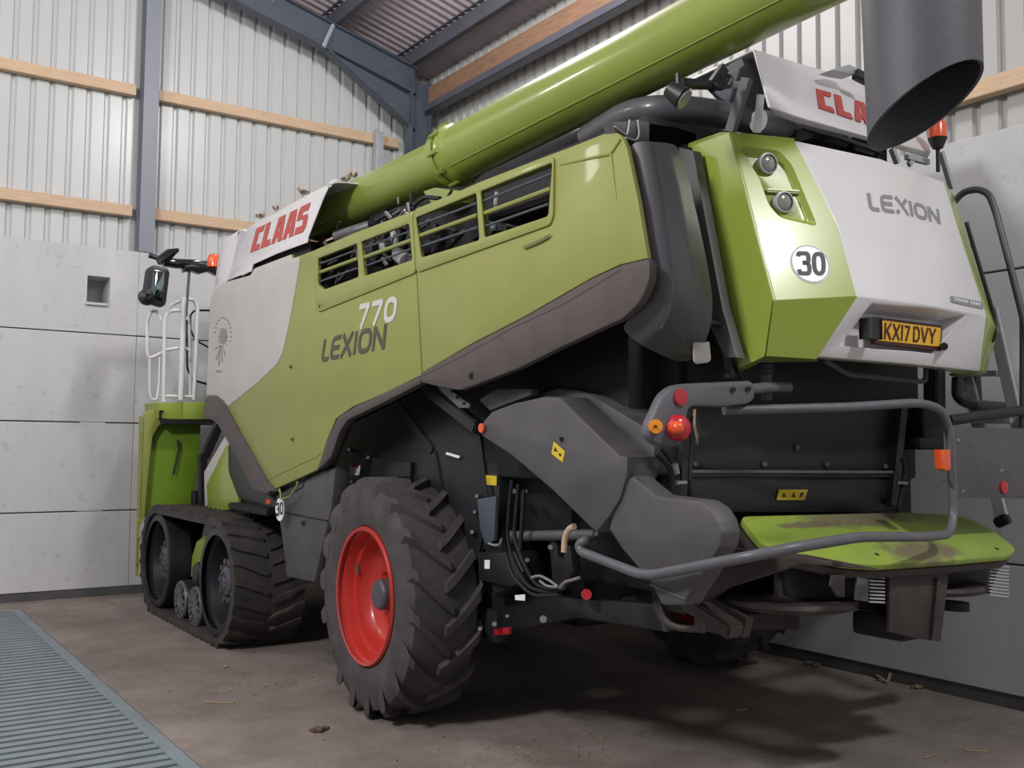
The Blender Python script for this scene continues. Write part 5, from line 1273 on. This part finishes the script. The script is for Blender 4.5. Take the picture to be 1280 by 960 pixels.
# ================================================================== SMALL THINGS
# sparrows perched on the cover and on the tube
def ball(c, r, seg=14):
    bm = bmesh.new(); bmesh.ops.create_uvsphere(bm, u_segments=seg, v_segments=seg//2+2, radius=1)
    for v in bm.verts: v.co = Vector((c[0]+v.co.x*r[0], c[1]+v.co.y*r[1], c[2]+v.co.z*r[2]))
    return bm
def bird_mesh():
    body = tube([(-.075,0,.03),(-.05,0,.045),(-.02,0,.055),(.015,0,.068),(.04,0,.09),(.055,0,.108),(.07,0,.112),(.08,0,.108)], [.006,.02,.032,.036,.03,.026,.02,.008], seg=12)
    return body
def bird(loc, rz, label, first=[None]):
    if first[0] is None:
        t = thing('sparrow', loc, label, 'bird', 'small brown birds perched on the machine')
        def pp_(name, bm, m, par=t):
            o = finish(bm, name, m, None, None, 50); o.parent = par; return o
        b_ = pp_('body', bird_mesh(), 'birdpale')
        pp_('head_cap', ball((.057,0,.115), (.023,.02,.018)), 'birdbrown')
        pp_('tail', bar((-.05,0,.042), (-.125,0,.018), .022, .006), 'birdbrown')
        for sy in (-1, 1):
            pp_('wing', ball((-.02,sy*.028,.062), (.05,.01,.022)), 'birdbrown')
            pp_('leg', cyl((.005,sy*.012,.035), (.012,sy*.014,.0), .0025, 6), 'birddark')
        pp_('beak', cyl((.078,0,.109), (.094,0,.105), .005, 8, .001), 'birddark')
        first[0] = t
    else:
        src = first[0]; t = src.copy(); COL.objects.link(t); t.location = loc; t['label'] = label
        for ch in list(src.children):
            c_ = ch.copy(); COL.objects.link(c_); c_.parent = t
    t.rotation_euler = (0, 0, rz); t.scale = (.66,)*3
    return t
TT = tree(bpy.data.objects['cover_top'], uc)
def on_top(x, y, tr, extra=0):
    """drop a perch point on the surface beneath the sight line"""
    best = None
    for k in range(400):
        d = 6+k*.012; p = CAM+(rt*((x-640)/F)+up*((480-y)/F)+fw)*d
        h, n_, i, dd = tr.ray_cast(p, Vector((0,0,-1)))
        if h is not None and dd < .05 and n_.z*1 != 0: 
            if best is None or dd < best[1]: best = (h, dd)
    return best[0] if best else None
TU = tree(bpy.data.objects['tube_front_section'])
bird_spots = [(379,246,TT,2.2,'largest bird, side on, near the middle of the white cover ridge'),
 (345,264.5,TT,1.0,'brown bird, only its head up, second from the front on the white cover'),
 (326,275,TT,.4,'brown bird nearest the front of the white cover, low behind the ridge'),
 (433,225.5,TU,-1.2,'small pale bird beside another on the front end of the green tube'),
 (443,221,TU,.9,'brown bird furthest back along the green tube')]
for x, y, tr, rz, lab in bird_spots:
    h = on_top(x, y, tr)
    if h is None: print('bird miss', x, y); h = P(x, y, 'X', 3.2)
    bird(h, rz, 'small brown '+lab if not lab.startswith(('brown','small')) else lab)
# straw, clods and chaff on the floor
def clod(px, py, r, label, m='clod', grp=None):
    c = P(px, py, 'Z', 0); bm = bmesh.new(); bmesh.ops.create_icosphere(bm, subdivisions=3, radius=1)
    rr = random.Random(int(px)*7+int(py))
    for v in bm.verts:
        k = 1+.35*math.sin(v.co.x*5+px)*math.cos(v.co.y*4+py)+.1*(rr.random()-.5)
        v.co = Vector((c.x+v.co.x*r*1.4*k, c.y+v.co.y*r*k, max(0, r*.5+v.co.z*r*.55*k)))
    return finish(bm, 'earth_clod', m, None, label, 60, 'clod of earth', grp)
clod(396,915,.03,'dark dry clod on the floor left of the rear tyre')
clod(405,912,.02,'small pale clod touching the dark clod left of the rear tyre', 'dust')
clod(1010,831,.03,'pale crumb by the side wall foot, nearest the machine', 'dust')
clod(1021,833,.028,'pale crumb by the side wall foot, second from the machine', 'dust')
clod(1146,861,.03,'pale crumb at the wall base further right along the floor', 'dust')
def twig(pts, r, label):
    return finish(tube([P(x,y,'Z',z_) for x,y,z_ in pts], r, seg=6), 'straw_stalk', 'straw', None, label, 60, 'straw', 'loose straw on the floor')
twig([(1093,843,.01),(1101,847,.03),(1107,852,.01)], .012, 'forked straw lying at the foot of the side wall')
twig([(1108,853,.01),(1111,848,.04),(1113,841,.08)], .012, 'upright pale straw leaf at the foot of the side wall')
twig([(920,888,.006),(934,886,.006)], .005, 'thin straw on the floor in the shade behind the machine')
twig([(1155,948,.006),(1171,942,.006)], .005, 'thin straw lying near the bottom right of the floor')
twig([(1207,938,.006),(1236,939,.006)], .005, 'long thin straw near the right end of the floor')
twig([(255,877,.006),(292,879,.006)], .005, 'thin straw on the floor near the front of the grate edge')
twig([(206,798,.006),(220,801,.006)], .005, 'short straw on the floor between grate and track')
twig([(280,833,.01),(284,833,.01)], .012, 'tiny pale straw scrap on the floor by the track')
bm = bmesh.new()
def chip(c, L, w, a):
    d = Vector((math.cos(a), math.sin(a), 0)); n_ = Vector((-d.y, d.x, 0))
    vs = [bm.verts.new(c+d*L*u+n_*w*v+Vector((0,0,z_))) for z_ in (.001,.006) for u, v in ((-1,-1),(1,-1),(1,1),(-1,1))]
    for f in ((0,1,2,3),(4,7,6,5),(0,4,5,1),(1,5,6,2),(2,6,7,3),(3,7,4,0)): bm.faces.new([vs[i] for i in f])
for k in range(420):
    u = R_.random()
    if u < .35: c = Vector((R_.gauss(3.5,.35), R_.gauss(4.7,.35), 0))
    elif u < .55: c = Vector((R_.gauss(2.75,.2), R_.gauss(7.1,.25), 0))
    elif u < .8: c = Vector((XW-abs(R_.gauss(0,.18))-.02, R_.uniform(3,6), 0))
    else: c = Vector((R_.uniform(1.8,6.5), R_.uniform(2.5,11.5), 0))
    if c.x > XW-.02 or c.x < 1.8: continue
    chip(c, R_.uniform(.003,.014), R_.uniform(.0015,.003), R_.uniform(0,PI))
finish(bm, 'chaff', 'straw', None, 'tiny pale chaff scattered on the floor around the rear wheel', 0, 'chaff', kind='stuff')

# ================================================================== LIGHT
def area(name, loc, tgt, size, size_y, power, col=(1,1,1)):
    l = bpy.data.lights.new(name, 'AREA'); l.shape = 'RECTANGLE'; l.size = size; l.size_y = size_y; l.energy = power; l.color = col
    o = bpy.data.objects.new(name, l); COL.objects.link(o); o.location = loc
    d = (Vector(tgt)-Vector(loc)).normalized(); o.rotation_euler = d.to_track_quat('-Z', 'Y').to_euler(); return o
def lamp_(loc, power, rad=.3, col=(1,.985,.975)):
    l = bpy.data.lights.new('roof_light', 'POINT'); l.energy = power; l.shadow_soft_size = rad; l.color = col
    o = bpy.data.objects.new('roof_light', l); COL.objects.link(o); o.location = loc
lamp_((4.1, 7.4, 6.9), 330, .3)
lamp_((-2.6, 9.0, 6.4), 170, .4)
lamp_((-3.6, 3.0, 6.4), 1150, .6)
area('roof_light', (4.4, -2.2, 7.0), (4.4, -1.4, 0), .7, .45, 230, (1, .99, .99))
w = bpy.data.worlds.new('world'); scn.world = w; w.use_nodes = True
w.node_tree.nodes['Background'].inputs[0].default_value = (.92, .95, 1, 1); w.node_tree.nodes['Background'].inputs[1].default_value = .24
scn.view_settings.view_transform = 'Standard'; scn.view_settings.look = 'None'; scn.view_settings.gamma = 1; scn.view_settings.use_curve_mapping = False
scn.view_settings.exposure = .35
